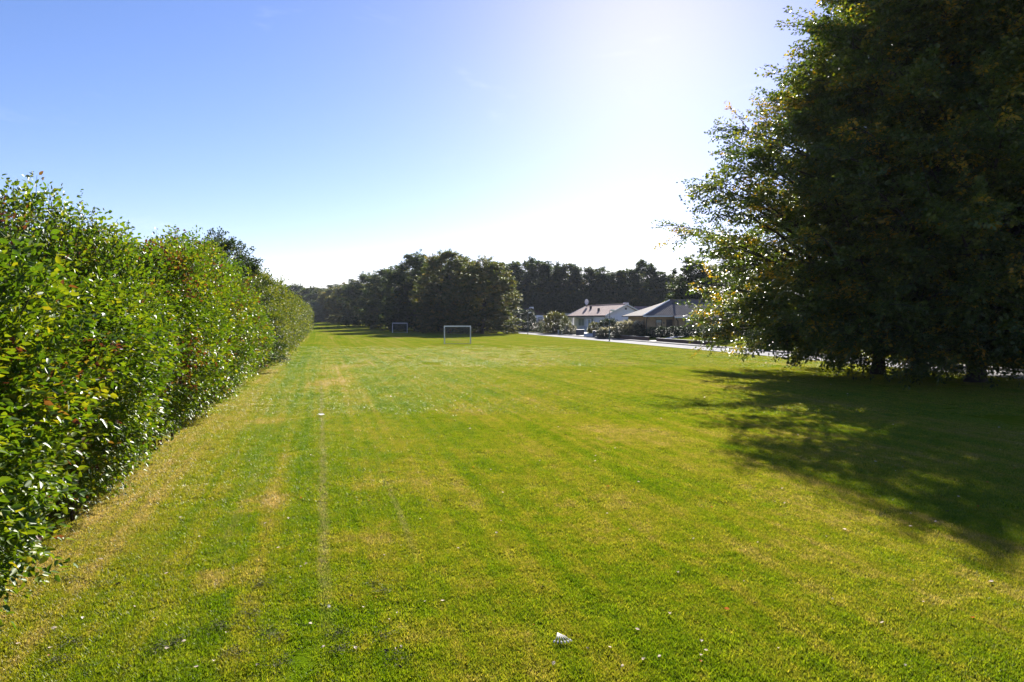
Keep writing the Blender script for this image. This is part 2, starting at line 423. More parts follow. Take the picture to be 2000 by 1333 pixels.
# ---------------------------------------------------------------- foliage
def unit(a):
    return a / np.maximum(np.linalg.norm(a, axis=-1, keepdims=True), 1e-9)
def leaves_mesh(name, pos, d, nrm, L, W, tint, full=False, wood=None):
    """leaf blades: pos base, d direction, nrm normal; L length, W width (arrays)"""
    d = unit(d)
    side = unit(np.cross(nrm, d))
    nrm = np.cross(d, side)
    L = L[:, None]; W = W[:, None]
    n = len(pos)
    if full:   # six points, folded along the midrib
        b = pos
        tip = pos + d * L - nrm * L * .12
        l1 = pos + d * L * .28 + side * W * .46 + nrm * W * .16
        l2 = pos + d * L * .66 + side * W * .40 + nrm * W * .10 - nrm * L * .03
        r1 = pos + d * L * .28 - side * W * .46 + nrm * W * .16
        r2 = pos + d * L * .66 - side * W * .40 + nrm * W * .10 - nrm * L * .03
        v = np.stack([b, l1, l2, tip, r2, r1], 1).reshape(-1, 3)
        k = np.arange(n)[:, None] * 6
        q = np.stack([k + np.array([0, 3, 2, 1]), k + np.array([0, 5, 4, 3])], 1).reshape(-1, 4)
        tt = np.repeat(tint, 2)
        if wood is None or not wood.f:
            return np_mesh(name, v, q, tt)
        wq = np.array(wood.f, dtype=np.int64) + len(v)
        me = np_mesh(name, np.concatenate([v, np.array([tuple(p) for p in wood.v])]), np.concatenate([q, wq]), np.concatenate([tt, np.zeros(len(wq))]))
        return me, len(q)
    tip = pos + d * L - nrm * L * .1
    l = pos + d * L * .45 + side * W * .5 + nrm * W * .12
    r = pos + d * L * .45 - side * W * .5 + nrm * W * .12
    v = np.stack([pos, r, tip, l], 1).reshape(-1, 3)
    q = np.arange(n * 4).reshape(-1, 4)
    return np_mesh(name, v, q, tint)

def spray_leaves(rng, o, axis, length, n, LL, LW, width=.35, droop=.15, tint=None, jit=.35, flat=.6):
    """n leaves along each spray; returns arrays for leaves_mesh"""
    S = len(o)
    axis = unit(axis)
    up = np.zeros((S, 3)); up[:, 2] = 1
    up = up + rng.normal(0, .35, (S, 3))
    side = unit(np.cross(axis, up))
    nr = np.cross(side, axis)
    a = (np.arange(n)[None, :] + rng.random((S, n))) / n
    sg = np.where(np.arange(n)[None, :] % 2 == 0, 1, -1)
    lat = sg * width * length[:, None] * np.sin(np.pi * np.clip(a, .05, .97) ** .8) * rng.random((S, n))
    A = axis[:, None, :]; Sd = side[:, None, :]; Nn = nr[:, None, :]
    ln = length[:, None, None]
    a3 = a[..., None]
    p = o[:, None, :] + A * ln * a3 + Sd * lat[..., None] + Nn * (rng.normal(0, .05, (S, n))[..., None] * ln)
    p[..., 2] -= (droop * length[:, None] * a ** 2)
    d = A * .6 + Sd * (sg * .7)[..., None] + rng.normal(0, jit, (S, n, 3))
    d[..., 2] -= .15
    nn = Nn * flat + rng.normal(0, .5, (S, n, 3)) + np.array([0, 0, .3])
    sz = .7 + .6 * rng.random((S, n))
    t0 = rng.random(S) if tint is None else tint
    tt = np.clip(t0[:, None] + rng.normal(0, .10, (S, n)), 0, 1)
    return p.reshape(-1, 3), d.reshape(-1, 3), nn.reshape(-1, 3), (LL * sz).ravel(), (LW * sz).ravel(), tt.ravel()

def bez(p0, p1, p2, s):
    s = s[..., None]
    return p0 * (1 - s) ** 2 + p1 * 2 * s * (1 - s) + p2 * s ** 2
def bez_d(p0, p1, p2, s):
    s = s[..., None]
    return 2 * (1 - s) * (p1 - p0) + 2 * s * (p2 - p1)

def limb_tubes(mb, p0, p1, p2, r0, n=5, sides=5, s1=.92):
    for k in range(len(p0)):
        ss = np.linspace(0, s1, n)
        pts = bez(p0[k][None], p1[k][None], p2[k][None], ss)
        mb.tube(pts, [max(.006, r0[k] * (1 - .88 * x)) for x in ss], sides, caps=False)

def make_tree(rng, Ht, Rad, base, prof, M_, per, nleaf, LL, LW, slen, leafmat, barkmat, trunk_r, front=None, drop=.15,
              lean=.55, names=('crown', 'trunk'), yellow=.12, lumps=.2, limb_share=1.0, lift=.0, ns=6, sub=2.0, twigs=False):
    """trunk + limbs + crown of leaf sprays in local coordinates; returns two meshes"""
    zf = np.linspace(0, 1, 60)
    w = np.array([prof(z) for z in zf]) + .25
    w /= w.sum()
    tz = rng.choice(zf, M_, p=w) + rng.random(M_) / 60
    th = (np.arange(M_) * 2.39996 + rng.normal(0, .35, M_))
    if front is not None:      # more limbs on the lit, visible side
        keep = rng.random(M_) < .5
        th = np.where(keep, th, front + rng.normal(0, 1.0, M_))
    pr = np.array([prof(min(z, 1)) for z in tz])
    lump = 1 + lumps * (np.sin(3 * th + 9 * tz) * .5 + rng.normal(0, .5, M_))
    r = Rad * pr * np.clip(lump, .55, 1.35)
    inner = rng.random(M_) < .22
    r = np.where(inner, r * rng.uniform(.35, .75, M_), r)
    z2 = base + tz * (Ht - base)
    tip = np.stack([r * np.cos(th), r * np.sin(th), z2], -1)
    z0 = np.clip(z2 - lean * r - .08 * Ht * rng.random(M_), base * .8 + .12 * Ht * rng.random(M_), Ht * .93)
    st = np.stack([.04 * np.cos(th), .04 * np.sin(th), z0], -1)
    mid = st * .45 + tip * .55
    mid[:, 2] += .10 * r + .2
    # side branches along every limb, each carrying flat sprays of leaves
    B = M_ * per
    m = np.repeat(np.arange(M_), per)
    sb = .32 + .68 * rng.random(B) ** .6
    lead = (np.arange(B) % per) == 0
    sb = np.where(lead, .93, sb)
    org = bez(st[m], mid[m], tip[m], sb)
    tan = unit(bez_d(st[m], mid[m], tip[m], sb))
    offd = rng.normal(0, 1, (B, 3)) * np.array([1, 1, .55])
    outw = np.stack([np.cos(th[m]), np.sin(th[m]), np.full(B, .10 + lift)], -1)
    bax = unit(np.where(lead[:, None], tan + outw * .3 + rng.normal(0, .12, (B, 3)), tan * .55 + unit(offd) * .75 + outw * .40))
    bl = sub * (.5 + .8 * rng.random(B)) * (1.25 - .45 * sb)
    bl = np.where(lead, sub * (.5 + .5 * rng.random(B)), bl)
    us = .12 + .88 * (np.arange(ns)[None, :] + rng.random((B, ns)) * .8) / ns
    up = np.array([0, 0, 1.0]) + rng.normal(0, .25, (B, 3))
    sd_ = unit(np.cross(bax, up))
    sgn = np.where(np.arange(ns)[None, :] % 2 == 0, 1, -1)
    pos = org[:, None, :] + bax[:, None, :] * (bl[:, None] * us)[..., None] + rng.normal(0, .05 + .02 * slen, (B, ns, 3))
    pos[..., 2] -= drop * bl[:, None] * us ** 2
    ax = bax[:, None, :] * .8 + sd_[:, None, :] * (sgn * .75 * (1.1 - us))[..., None] + rng.normal(0, .15, (B, ns, 3))
    ln = slen * (.65 + .6 * rng.random((B, ns))) * (1.15 - .5 * us)
    pos, ax, ln = pos.reshape(-1, 3), ax.reshape(-1, 3), ln.ravel()
    m = np.repeat(m, ns)
    bt = np.repeat(np.arange(B), ns)
    okz = pos[:, 2] > base * .68
    pos, ax, ln, m, bt = pos[okz], ax[okz], ln[okz], m[okz], bt[okz]
    lt = np.clip(rng.normal(.42, .16, B), 0, .8)
    yel = rng.random(B) < yellow
    lt = np.where(yel, rng.uniform(.70, .95, B), lt)
    tint = np.clip(lt[bt] + rng.normal(0, .08, len(m)), 0, 1)
    arr = spray_leaves(rng, pos, ax, ln, nleaf, LL, LW, droop=drop, tint=tint)
    crown = leaves_mesh(names[0], *arr)
    mb = MB()
    if twigs:
        for i_ in range(B):
            p, d, l = org[i_], bax[i_], bl[i_]
            mb.tube([p, p + d * l * .5 - np.array([0, 0, drop * l * .25]), p + d * l * .95 - np.array([0, 0, drop * l * .9])], [.022, .014, .005], 3, False)
    k = int(M_ * limb_share)
    limb_tubes(mb, st[:k], mid[:k], tip[:k], np.clip(.02 + .012 * np.linalg.norm(tip[:k] - st[:k], axis=1), .02, trunk_r * .45))
    zz = [0, .12, .35, .9, base + 1, Ht * .4, Ht * .65, Ht * .85]
    zz = sorted(set(zz))
    mb.tube([(.03 * math.sin(z * 1.3), .03 * math.cos(z * .9), z) for z in [-.15] + zz],
            [trunk_r * 1.5] + [trunk_r * (1.0 + .45 * math.exp(-z * 3)) * max(.08, 1 - z / (Ht * .9)) for z in zz], 14)
    return crown, mb.mesh(names[1], True)

def place_tree(name, crown, trunk, leafm, barkm, x, y, rz, sc, label, cat='tree', group=None, z=None):
    e = empty(name, (x, y, gzf(x, y) if z is None else z), rz)
    e.scale = sc if isinstance(sc, tuple) else (sc, sc, sc)
    tag(e, label, cat, group)
    link('trunk', trunk, barkm, e)
    link('crown', crown, leafm, e)
    return e

# ---- the three beeches on the right
def beech_prof(z):
    pts = [(0, .68), (.06, .83), (.2, .93), (.40, .96), (.54, .86), (.68, .64), (.82, .36), (.92, .18), (1.0, .05)]
    for (a, ra), (b, rb) in zip(pts, pts[1:]):
        if z <= b:
            return ra + (rb - ra) * (z - a) / (b - a)
    return .05
rng = np.random.default_rng(11)
cA, tA = make_tree(rng, 18.6, 8.3, 1.0, beech_prof, 230, 12, 12, .155, .095, .80, None, None, .30, front=R(215), lean=.42, lumps=.34, limb_share=1.0, twigs=True, yellow=.13)
cC, tC = make_tree(rng, 24.0, 7.5, 1.0, beech_prof, 290, 12, 14, .155, .095, .80, None, None, .34, front=R(225), lean=.42, lumps=.34, limb_share=1.0, twigs=True, yellow=.10)
place_tree('beech_tree', cA, tA, M['beech'], M['bark'], 18.6, 34.6, 0, 1, 'broad beech with the slimmest trunk, leftmost of the three beeches shading the lawn', group='beeches beside the road')
place_tree('beech_tree', cC, tC, M['beech'], M['bark'], 20.6, 34.4, R(70), (1, 1, .97), 'dark beech with the thickest trunk, middle of the three beeches', group='beeches beside the road')
place_tree('beech_tree', cC, tC, M['beech'], M['bark'], 20.6, 30.2, 0, 1, 'tall dark beech nearest the right edge of the photo', group='beeches beside the road')

# ---- far trees
def far_prof(z):
    pts = [(0, .92), (.12, 1.0), (.4, 1.0), (.62, .95), (.8, .80), (.92, .55), (1, .25)]
    for (a, ra), (b, rb) in zip(pts, pts[1:]):
        if z <= b:
            return ra + (rb - ra) * (z - a) / (b - a)
    return .08
def slim_prof(z):
    pts = [(0, .85), (.3, 1.0), (.6, .95), (.85, .70), (1, .3)]
    for (a, ra), (b, rb) in zip(pts, pts[1:]):
        if z <= b:
            return ra + (rb - ra) * (z - a) / (b - a)
    return .1
far_var = []
for k in range(5):
    g = np.random.default_rng(100 + k)
    far_var.append(make_tree(g, 16, 6.2, .35, far_prof, 280, 6, 10, .30, .20, .85, None, None, .32, lumps=.16, limb_share=.3, ns=5, sub=2.0, yellow=[.16, .12, .06, .10, .06][k], lift=.12))
slim_var = []
for k in range(4):
    g = np.random.default_rng(200 + k)
    slim_var.append(make_tree(g, 16, 3.9, .5, slim_prof, 210, 5, 10, .30, .20, .8, None, None, .22, lumps=.22, limb_share=.3, ns=5, sub=1.6, yellow=.06, lean=.9, lift=.45))
def far_tree(u, top, y, rad, var, label, group, rz, slim=False, lm='beech_far'):
    x = at(u, y)
    z0 = gzf(x, y)
    ht = height(top, y) - z0
    src = (slim_var if slim else far_var)[var]
    r0 = 4.0 if slim else 6.4
    return place_tree('broadleaf_tree', src[0], src[1], M[lm], M['bark'], x, y, rz, (rad / r0, rad / r0, ht / 16.4), label, 'tree', group)
G1 = 'big trees along the far side of the field'
far_tree(942, 512, 133, 6.2, 0, 'rounded tree with bronze leaves at the right end of the clump behind the near goal', G1, .4, lm='olive_far')
far_tree(878, 499, 141, 6.4, 1, 'tallest tree of the clump behind the near goal with yellow tips', G1, 1.9, lm='olive_far')
far_tree(812, 502, 160, 6.6, 2, 'dark tree rising straight above the far goal', G1, 3.2)
far_tree(762, 529, 184, 6.8, 3, 'dark tree just left of the far goal', G1, 4.4)
far_tree(722, 538, 212, 7.4, 4, 'dark tree second to the left of the far goal', G1, 5.3)
far_tree(690, 556, 245, 7.8, 0, 'dark tree third to the left of the far goal', G1, 2.4)
far_tree(662, 563, 278, 8.4, 1, 'dark tree standing at the far end of the mown field', G1, 3.9)
far_tree(634, 566, 300, 8.6, 2, 'dark tree closing the field where the lawn vanishes', G1, 5.7)
far_tree(607, 563, 318, 9, 3, 'dark tree just above the end of the clipped hedge', G1, 1.2)
far_tree(578, 559, 330, 9, 4, 'round topped tree above the clipped hedge, second from its end', G1, 2.1)
far_tree(553, 566, 335, 8, 0, 'leftmost far tree showing above the clipped hedge', G1, 0.2)
far_tree(655, 559, 350, 10, 2, 'far tree top peeping between the trees at the end of the field', G1, 3.3)
far_tree(700, 562, 330, 10, 1, 'far tree crown hidden low behind the row left of the goals', G1, 4.1)
far_tree(905, 515, 152, 6.0, 3, 'tree set behind the clump between its two tallest crowns', G1, 4.6)
far_tree(845, 514, 172, 6.2, 4, 'tree set back behind the clump, left of its tallest crown', G1, .9)
G2 = 'row of tall trees behind the houses'
row = [(985, 519, 178, 5.2, 0), (1016, 514, 176, 4.9, 1), (1046, 512, 172, 4.6, 2), (1078, 515, 171, 4.4, 3), (1110, 521, 170, 4.3, 0), (1140, 525, 169, 4.2, 1),
       (1168, 529, 168, 4.2, 2), (1198, 531, 168, 4.2, 3), (1228, 529, 166, 3.9, 1), (1256, 514, 166, 3.3, 0), (1284, 533, 165, 3.4, 2), (1308, 541, 165, 3.2, 3)]
tells = ['left end of the row behind the houses, beside the goal side clump', 'second from the left in the row behind the houses', 'tallest crown above the dark roofed bungalow',
         'crown above the gap between the dark roofed and white bungalows', 'crown above the left end of the white bungalow', 'crown directly above the satellite dish',
         'crown above the middle of the white bungalow roof', 'crown above the ridge end of the white bungalow', 'crown just right of the white gable',
         'spiky pointed top rising above its neighbours between the two bungalows', 'thin crown above the left slope of the brick bungalow roof', 'thin crown at the right end of the row by the tall grey gable']
for k, (u, top, y, rad, var) in enumerate(row):
    y, rad = y * 1.15, rad * 1.15
    far_tree(u, top, y, rad, var, 'tall tree, ' + tells[k], G2, .7 * k, True)
far_tree(1352, 512, 118, 3.6, 2, 'dark tree behind the brick bungalow, half hidden by the big beech', None, 1.1, True)
far_tree(1420, 520, 120, 6, 1, 'tree behind the brick bungalow roof, mostly covered by the big beech', None, 2.0)
# low dark undergrowth at the foot of the row behind the houses
def mass(name, rng, pts, count, LL, LW, slen, nleaf, mat, tint=(.1, .7)):
    o, ax = pts
    ln = slen * (.6 + .8 * rng.random(len(o)))
    arr = spray_leaves(rng, o, ax, ln, nleaf, LL, LW, tint=rng.uniform(tint[0], tint[1], len(o)))
    return leaves_mesh(name, *arr)
def shell_pts(rng, n, a, b, h, p=2.6, zc=.38, inner=.55, skip_back=None):
    """points and outward axes in the shell of a superellipsoid standing on the ground"""
    d = unit(rng.normal(0, 1, (n, 3)))
    k = (np.abs(d) ** p).sum(1) ** (1 / p)
    d = d / k[:, None]
    rad = inner + (1 - inner) * rng.random(n) ** .6
    c = np.array([0, 0, h * zc])
    ext = np.where(d[:, 2:3] > 0, np.array([[a, b, h * (1 - zc)]]), np.array([[a, b, h * zc]]))
    pos = c + d * ext * rad[:, None]
    ax = unit(d / np.array([a, b, h * .5])) + np.array([0, 0, .35]) + rng.normal(0, .35, (n, 3))
    return pos, ax

g = np.random.default_rng(31)
n = 5200
yy = 186 + 9 * g.random(n)
uu = 985 + 345 * g.random(n)
xx = (uu - 1000) / F * yy
zz = gz(xx, yy) + .2 + 8.0 * g.random(n) ** .9
pts = np.stack([xx, yy, zz], -1)
ax = np.stack([g.normal(0, .5, n), -.5 + g.normal(0, .4, n), .5 + g.random(n) * .6], -1)
me = mass('undergrowth', g, (pts, ax), n, .34, .22, 1.2, 12, M['beech_far'], (.1, .6))
tag(link('undergrowth', me, M['beech_far']), 'dark undergrowth filling the foot of the trees behind the houses', 'undergrowth', kind='stuff')

# ---- shrub belt on the left
HK = -0.285
HX0 = -3.1
hd = np.array([HK, 1.0]) / math.hypot(HK, 1.0)      # along
hn = np.array([hd[1], -hd[0]])                        # towards the field
HROT = math.atan2(-hd[0], hd[1])
def make_shrub(rng, a, b, h, S, nleaf, LL, LW, slen, red=.08, p=2.35, lobes=7, yel=.1, flip=1.0):
    pos, ax = shell_pts(rng, S, b, a, h, p, zc=.42, inner=.62)
    # lobes: push the surface in and out
    ph = rng.random((lobes, 4)) * 6.28
    lump = np.zeros(S)
    for k in range(lobes):
        f = rng.normal(0, 1.5, 3)
        lump += np.sin(pos @ f + ph[k, 0])
    lump /= lobes ** .5
    c = np.array([0, 0, h * .42])
    pos = c + (pos - c) * (1 + .15 * lump)[:, None]
    pos[:, 2] = np.maximum(pos[:, 2], .05 + .3 * rng.random(S))
    # field side leans out at breast height, undercut near the ground
    shift = -1.05 * np.exp(-((pos[:, 2]) / 1.2) ** 2) * .8
    pos[:, 0] += np.where(pos[:, 0] > 0, shift, 0)
    # long shoots near the top
    top = pos[:, 2] > h * .8
    ax[top, 2] += .7
    thin = (pos[:, 2] > 1.35) | (rng.random(S) < .8)
    pos, ax = pos[thin], ax[thin]
    S = len(pos)
    top = pos[:, 2] > h * .8
    t = rng.uniform(.2, .74, S)
    ln_ = np.sin(pos[:, 1] * 1.3 + pos[:, 2] * 1.7 + ph[0, 1]) + rng.normal(0, .6, S)
    t = np.where(ln_ > 1.35, rng.uniform(.70, .86, S), t)
    cl = np.sin(pos[:, 1] * 2.1 + ph[1, 1]) * np.sin(pos[:, 2] * 1.9 + ph[1, 2]) + rng.normal(0, .35, S)
    t = np.where((cl > 1.35 - red * 4) & (red > .03), rng.uniform(.93, 1.0, S), t)
    ln = slen * (.55 + .9 * rng.random(S)) * np.where(top, 1.25, 1)
    shoot = (rng.random(S) < .03) & (a > 2.7)
    ln = np.where(shoot, ln * 1.4, ln)
    ax[shoot] += np.array([.2, 0, .9])
    arr = spray_leaves(rng, pos, ax, ln, nleaf, LL, LW, width=.42, droop=.22, tint=t, flat=.8)
    tw = np.where(shoot | (top & (rng.random(S) < .5)))[0]
    return arr, (pos[tw], unit(ax[tw]), ln[tw])
def stems_mesh(rng, a, b, h, n, r=.03):
    mb = MB()
    for k in range(n):
        y0 = rng.uniform(-a, a) * .7
        x0 = rng.uniform(-.4, .4) * b
        x1, y1, z1 = x0 + rng.uniform(-.5, .5) * b, y0 + rng.uniform(-.5, .5) * a, h * rng.uniform(.6, .92)
        mb.tube([(x0, y0, -.1), (x0 * .8 + x1 * .2, y0 * .8 + y1 * .2, z1 * .4), (x1 * .7 + x0 * .3, y1 * .7 + y0 * .3, z1 * .75), (x1, y1, z1)],
                [r, r * .8, r * .5, r * .2], 6)
    return mb.mesh('stems', True)
SHR = [  # y centre, half length, half depth, height, sprays, leaves, leaf length, leaf width, spray length, red, label
    (5.4, 2.6, 1.7, 3.5, 6200, 18, .078, .043, .42, .02, 'leafy shrub with large broad leaves at the near left edge of the lawn'),
    (9.8, 2.9, 1.7, 3.85, 7200, 18, .068, .037, .43, .06, 'tall glossy shrub next to the near left one, with bare dark foot'),
    (14.4, 2.9, 1.7, 4.3, 7000, 17, .072, .039, .43, .10, 'shrub with many dark red sprigs in its upper half, third along the left edge'),
    (19.2, 3.0, 1.7, 4.6, 5600, 15, .085, .046, .47, .12, 'tallest yellow green shrub of the left belt, tinged red at its top'),
    (24.2, 3.0, 1.7, 4.5, 4600, 15, .095, .052, .5, .10, 'yellow green shrub just before the dark leaved small tree'),
    (29.4, 3.2, 1.7, 4.2, 4000, 14, .105, .058, .52, .12, 'lower shrub with reddish lower leaves at the foot of the dark small tree'),
]
GS = 'shrubs of the belt along the left side'
for k, (yc, a, b, h, S, nl, LL, LW, sl, red, lab) in enumerate(SHR):
    g = np.random.default_rng(300 + k)
    front = np.array([HX0 + HK * yc, yc])
    c = front - hn * (b - .75)
    e = empty('flowering_shrub', (c[0], c[1], 0), HROT)
    tag(e, lab, 'shrub', GS)
    arr, (tp_, ta_, tl_) = make_shrub(g, a, b, h, S, nl, LL, LW, sl, red)
    mb = MB()
    for p, d, l in zip(tp_, ta_, tl_):
        p1, p2, p3 = p - d * .35 * l, p + d * l * .45, p + d * l * .95
        mb.tube([p1, p, (p2[0], p2[1], p2[2] - .22 * l * .2), (p3[0], p3[1], p3[2] - .22 * l * .9)], [.006, .005, .0035, .002], 4, False)
    me, nlf = leaves_mesh('foliage', *arr, full=True, wood=mb)
    me.materials.append(M['shrub'])
    me.materials.append(M['twig'])
    mi = np.zeros(len(me.polygons), dtype=np.int32)
    mi[nlf:] = 1
    me.polygons.foreach_set('material_index', mi)
    link('foliage', me, None, e)
    link('stems', stems_mesh(g, a, b, h, 16), M['twig'], e)

def hedge_bed():
    vs, fs = [], []
    ys_ = np.arange(-2, 262, 3.0)
    for i_, y in enumerate(ys_):
        for q in (1.25 + .2 * math.sin(y * .9) + .15 * math.sin(y * 2.3), 2.2, 3.6):
            x = HX0 + HK * y - hn[0] * q
            vs.append((x, y - hn[1] * q, gzf(x, y - hn[1] * q) + .012))
    for k in range(len(ys_) - 1):
        for j in range(2):
            fs.append((k * 3 + j, k * 3 + j + 3, k * 3 + j + 4, k * 3 + j + 1))
    tag(MB().add(vs, fs).build('soil', M['soil']), 'dark bare soil under the shrub belt', 'soil', kind='structure')
hedge_bed()
# small dark hawthorn-like tree
g = np.random.default_rng(41)
def haw_prof(z):
    pts = [(0, .9), (.3, 1.0), (.55, .85), (.8, .55), (1, .15)]
    for (a, ra), (b, rb) in zip(pts, pts[1:]):
        if z <= b:
            return ra + (rb - ra) * (z - a) / (b - a)
    return .1
hc, ht_ = make_tree(g, 7.3, 3.1, .5, haw_prof, 130, 7, 11, .12, .075, .45, None, None, .13, lumps=.4, limb_share=1, yellow=.03, lean=.8, lift=.3, ns=5, sub=1.1)
fr = np.array([HX0 + HK * 36, 36.0]) - hn * 2.0
place_tree('small_tree', hc, ht_, M['hawthorn'], M['bark'], fr[0], fr[1], .6, (.85, 1.0, .92), 'small dark leaved tree with loose branches leaning over the hedge line')

# clipped hedge far along the left
g = np.random.default_rng(42)
S = 15000
lo, hi = math.log(36), math.log(262)
yy = np.exp(lo + (hi - lo) * g.random(S))
sc_ = yy / 36
face = g.random(S)
q = np.where(face < .62, g.random(S) ** 1.5 * .9, g.random(S) * 3.0)
zz = np.where(face < .62, .1 + 5.0 * g.random(S), 4.4 + .7 * g.random(S))
lum = .25 * np.sin(yy * .55) + .2 * np.sin(yy * .21 + zz)
q = q + lum - .5 * np.clip((zz - 2.5) / 2.6, -1, 1) * -1 * .8 * (face < .62)
zz = zz * (1 + .05 * np.sin(yy * .33 + 1) + .03 * np.sin(yy * .9))
xx = HX0 + HK * yy
pos = np.stack([xx - hn[0] * q, yy - hn[1] * q, zz + gz(xx, yy)], -1)
ax = np.where((face < .62)[:, None], np.array([hn[0], hn[1], .55]), np.array([0, 0, 1.0])) + g.normal(0, .4, (S, 3))
ln = (.45 + .5 * g.random(S)) * np.minimum(sc_ ** .45, 2.2)
nl = 13
p_, d_, n_, L_, W_, t_ = spray_leaves(g, pos, ax, ln, nl, .12, .07, tint=g.uniform(.1, .95, S), droop=.1)
k_ = np.repeat(np.minimum(sc_ ** .65, 3.0), nl)
e = empty('clipped_hedge', (HX0 + HK * 38, 38, 0))
tag(e, 'long clipped green hedge running to the far end of the field', 'hedge')
me = leaves_mesh('foliage', p_ - np.array([HX0 + HK * 38, 38, 0]), d_, n_, L_ * k_, W_ * k_, t_)
link('foliage', me, M['hedge'], e)
mb = MB()
for k in range(90):
    y = 37 + k * 2.4
    x = HX0 + HK * y - 1.5
    z0 = gzf(x, y)
    mb.tube([(x - HX0 - HK * 38, y - 38, z0 - .1), (x + .1 - HX0 - HK * 38, y + .2 - 38, z0 + 2), (x - .2 - HX0 - HK * 38, y - 38, z0 + 4.2)], [.05, .04, .015], 5)
mb.build('stems', M['twig'], e)

ONSC = [1.0]
def bush(name, rng, x, y, a, b, h, S, nleaf, LL, LW, slen, mat, label, cat='bush', group=None, p=2.3, tint=(.1, .9), rz=0, inner=.5, stems=4, upright=0.0, zc=.42):
    k_ = ONSC[0]
    ONSC[0] = 1.0
    a, b, h, slen, LL, LW = a * k_, b * k_, h * k_, slen * k_, LL * k_, LW * k_
    e = empty(name, (x, y, gzf(x, y) - .03), rz)
    tag(e, label, cat, group)
    pos, ax = shell_pts(rng, S, a, b, h, p, zc=zc, inner=inner)
    pos[:, 2] = np.maximum(pos[:, 2], .03)
    ax[:, 2] += upright
    ln = slen * (.6 + .8 * rng.random(S))
    t = tint(rng, pos, h) if callable(tint) else rng.uniform(tint[0], tint[1], S)
    arr = spray_leaves(rng, pos, ax, ln, nleaf, LL, LW, tint=t, droop=.1)
    link('foliage', leaves_mesh('foliage', *arr), mat, e)
    link('stem', stems_mesh(rng, b * .3, a * .3, h, 1, .04), M['twig'], e)
    return e
g = np.random.default_rng(50)
xw = HX0 + HK * 268
bush('willow_bush', g, xw + 1.0, 268, 4.0, 4.5, 7.0, 700, 14, .5, .16, 1.8, M['willow'], 'grey green willow bush at the far end of the clipped hedge', upright=.2)

# ---------------------------------------------------------------- goals
def make_goal(label, x, y, rz):
    """open side faces local +y; low ground frame towards the camera"""
    e = empty('football_goal', (x, y, gzf(x, y)), rz)
    tag(e, label, 'goal', 'football goals on the field')
    W, T, D = 3.0, 2.0, 1.0
    for sx in (-1, 1):
        MB().box(sx * W / 2 - .06, sx * W / 2 + .06, -.055, .055, -.05, T - .06).build('post', M['goal_paint'], e)
        MB().tube([(sx * (W / 2 - .01), -.05, T - .02), (sx * (W / 2 - .01), -.45, T - .12), (sx * (W / 2 + .02), -D, .03)], .025, 6).build('stanchion', M['galv'], e)
        MB().tube([(sx * (W / 2), -.05, .03), (sx * (W / 2 + .02), -D, .031)], .024, 6).build('ground_bar', M['galv'], e)
    MB().box(-W / 2 - .05, W / 2 + .05, -.06, .06, T - .06, T + .06).build('crossbar', M['goal_paint'], e)
    MB().tube([(-W / 2 - .02, -D - .01, .03), (W / 2 + .02, -D - .01, .03)], .025, 6).build('back_bar', M['galv'], e)
    mb = MB()
    nz, nx_ = 12, 18
    def P(a, b):
        x_ = -W / 2 + W * a
        if b < .2:
            yb, zb = -.05 - .40 * (b / .2), T - .03 - .10 * (b / .2)
        else:
            tt = (b - .2) / .8
            yb, zb = -.45 - (D - .45) * tt, (T - .13) * (1 - tt) + .04
        sag = .10 * math.sin(math.pi * a) * math.sin(math.pi * b)
        return (x_, yb + sag, zb - .06 * math.sin(math.pi * a) * (1 - b))
    for i in range(nx_ + 1):
        mb.tube([P(i / nx_, j / nz) for j in range(nz + 1)], 0.006, 3, False)
    for j in range(nz + 1):
        mb.tube([P(i / nx_, j / nz) for i in range(nx_ + 1)], 0.006, 3, False)
    for sx in (0, 1):   # side nets
        for j in range(2, nz, 1):
            p = P(sx, j / nz)
            mb.tube([(p[0], -.04, p[2]), p], 0.006, 3, False)
    mb.build('net', M['net'], e)
    return e
yg1 = H * F / (671.5 - VH)
make_goal('nearer white football goal, seen from behind with its net', at(893.5, yg1), yg1, R(4))
yg2 = H * F / (650.5 - VH)
make_goal('farther white football goal, smaller and left of the other', at(781, yg2), yg2, R(5))

# ---------------------------------------------------------------- street lamps
def make_lamp(x, y, h, label, rz):
    e = empty('street_lamp', (x, y, gzf(x, y)), rz)
    tag(e, label, 'street lamp', 'street lamps at the road edge')
    MB().tube([(0, 0, -.1), (0, 0, 1.1), (0, 0, 1.12), (0, 0, h - .06)], [.075, .07, .05, .04], 10).build('pole', M['lamp_post'], e, True)
    MB().box(-.05, .05, -.085, -.06, .45, .95).build('service_hatch', M['lamp_post'], e)
    MB().tube([(0, 0, h - .1), (.03, 0, h), (.2, 0, h + .03)], .03, 8).build('bracket', M['lamp_post'], e, True)
    hd_ = MB().bevbox(.08, .62, -.12, .12, h - .02, h + .14, .035).build('lamp_head', M['white_paint'], e)
    MB().bevbox(.14, .56, -.09, .09, h - .07, h - .022, .02).build('diffuser', M['blind'], hd_)
    return e
make_lamp(at(1031, 126.5), 126.5, 4.0, 'slender green street lamp in front of the dark conifer hedge', R(-10))
make_lamp(at(1190.5, 87), 87, 3.9, 'slender street lamp in front of the flowering hedge and white bungalow', R(-10))
make_lamp(at(1556.5, 49.6), 49.6, 4.0, 'street lamp whose pole shows below the big beech foliage', R(-10))

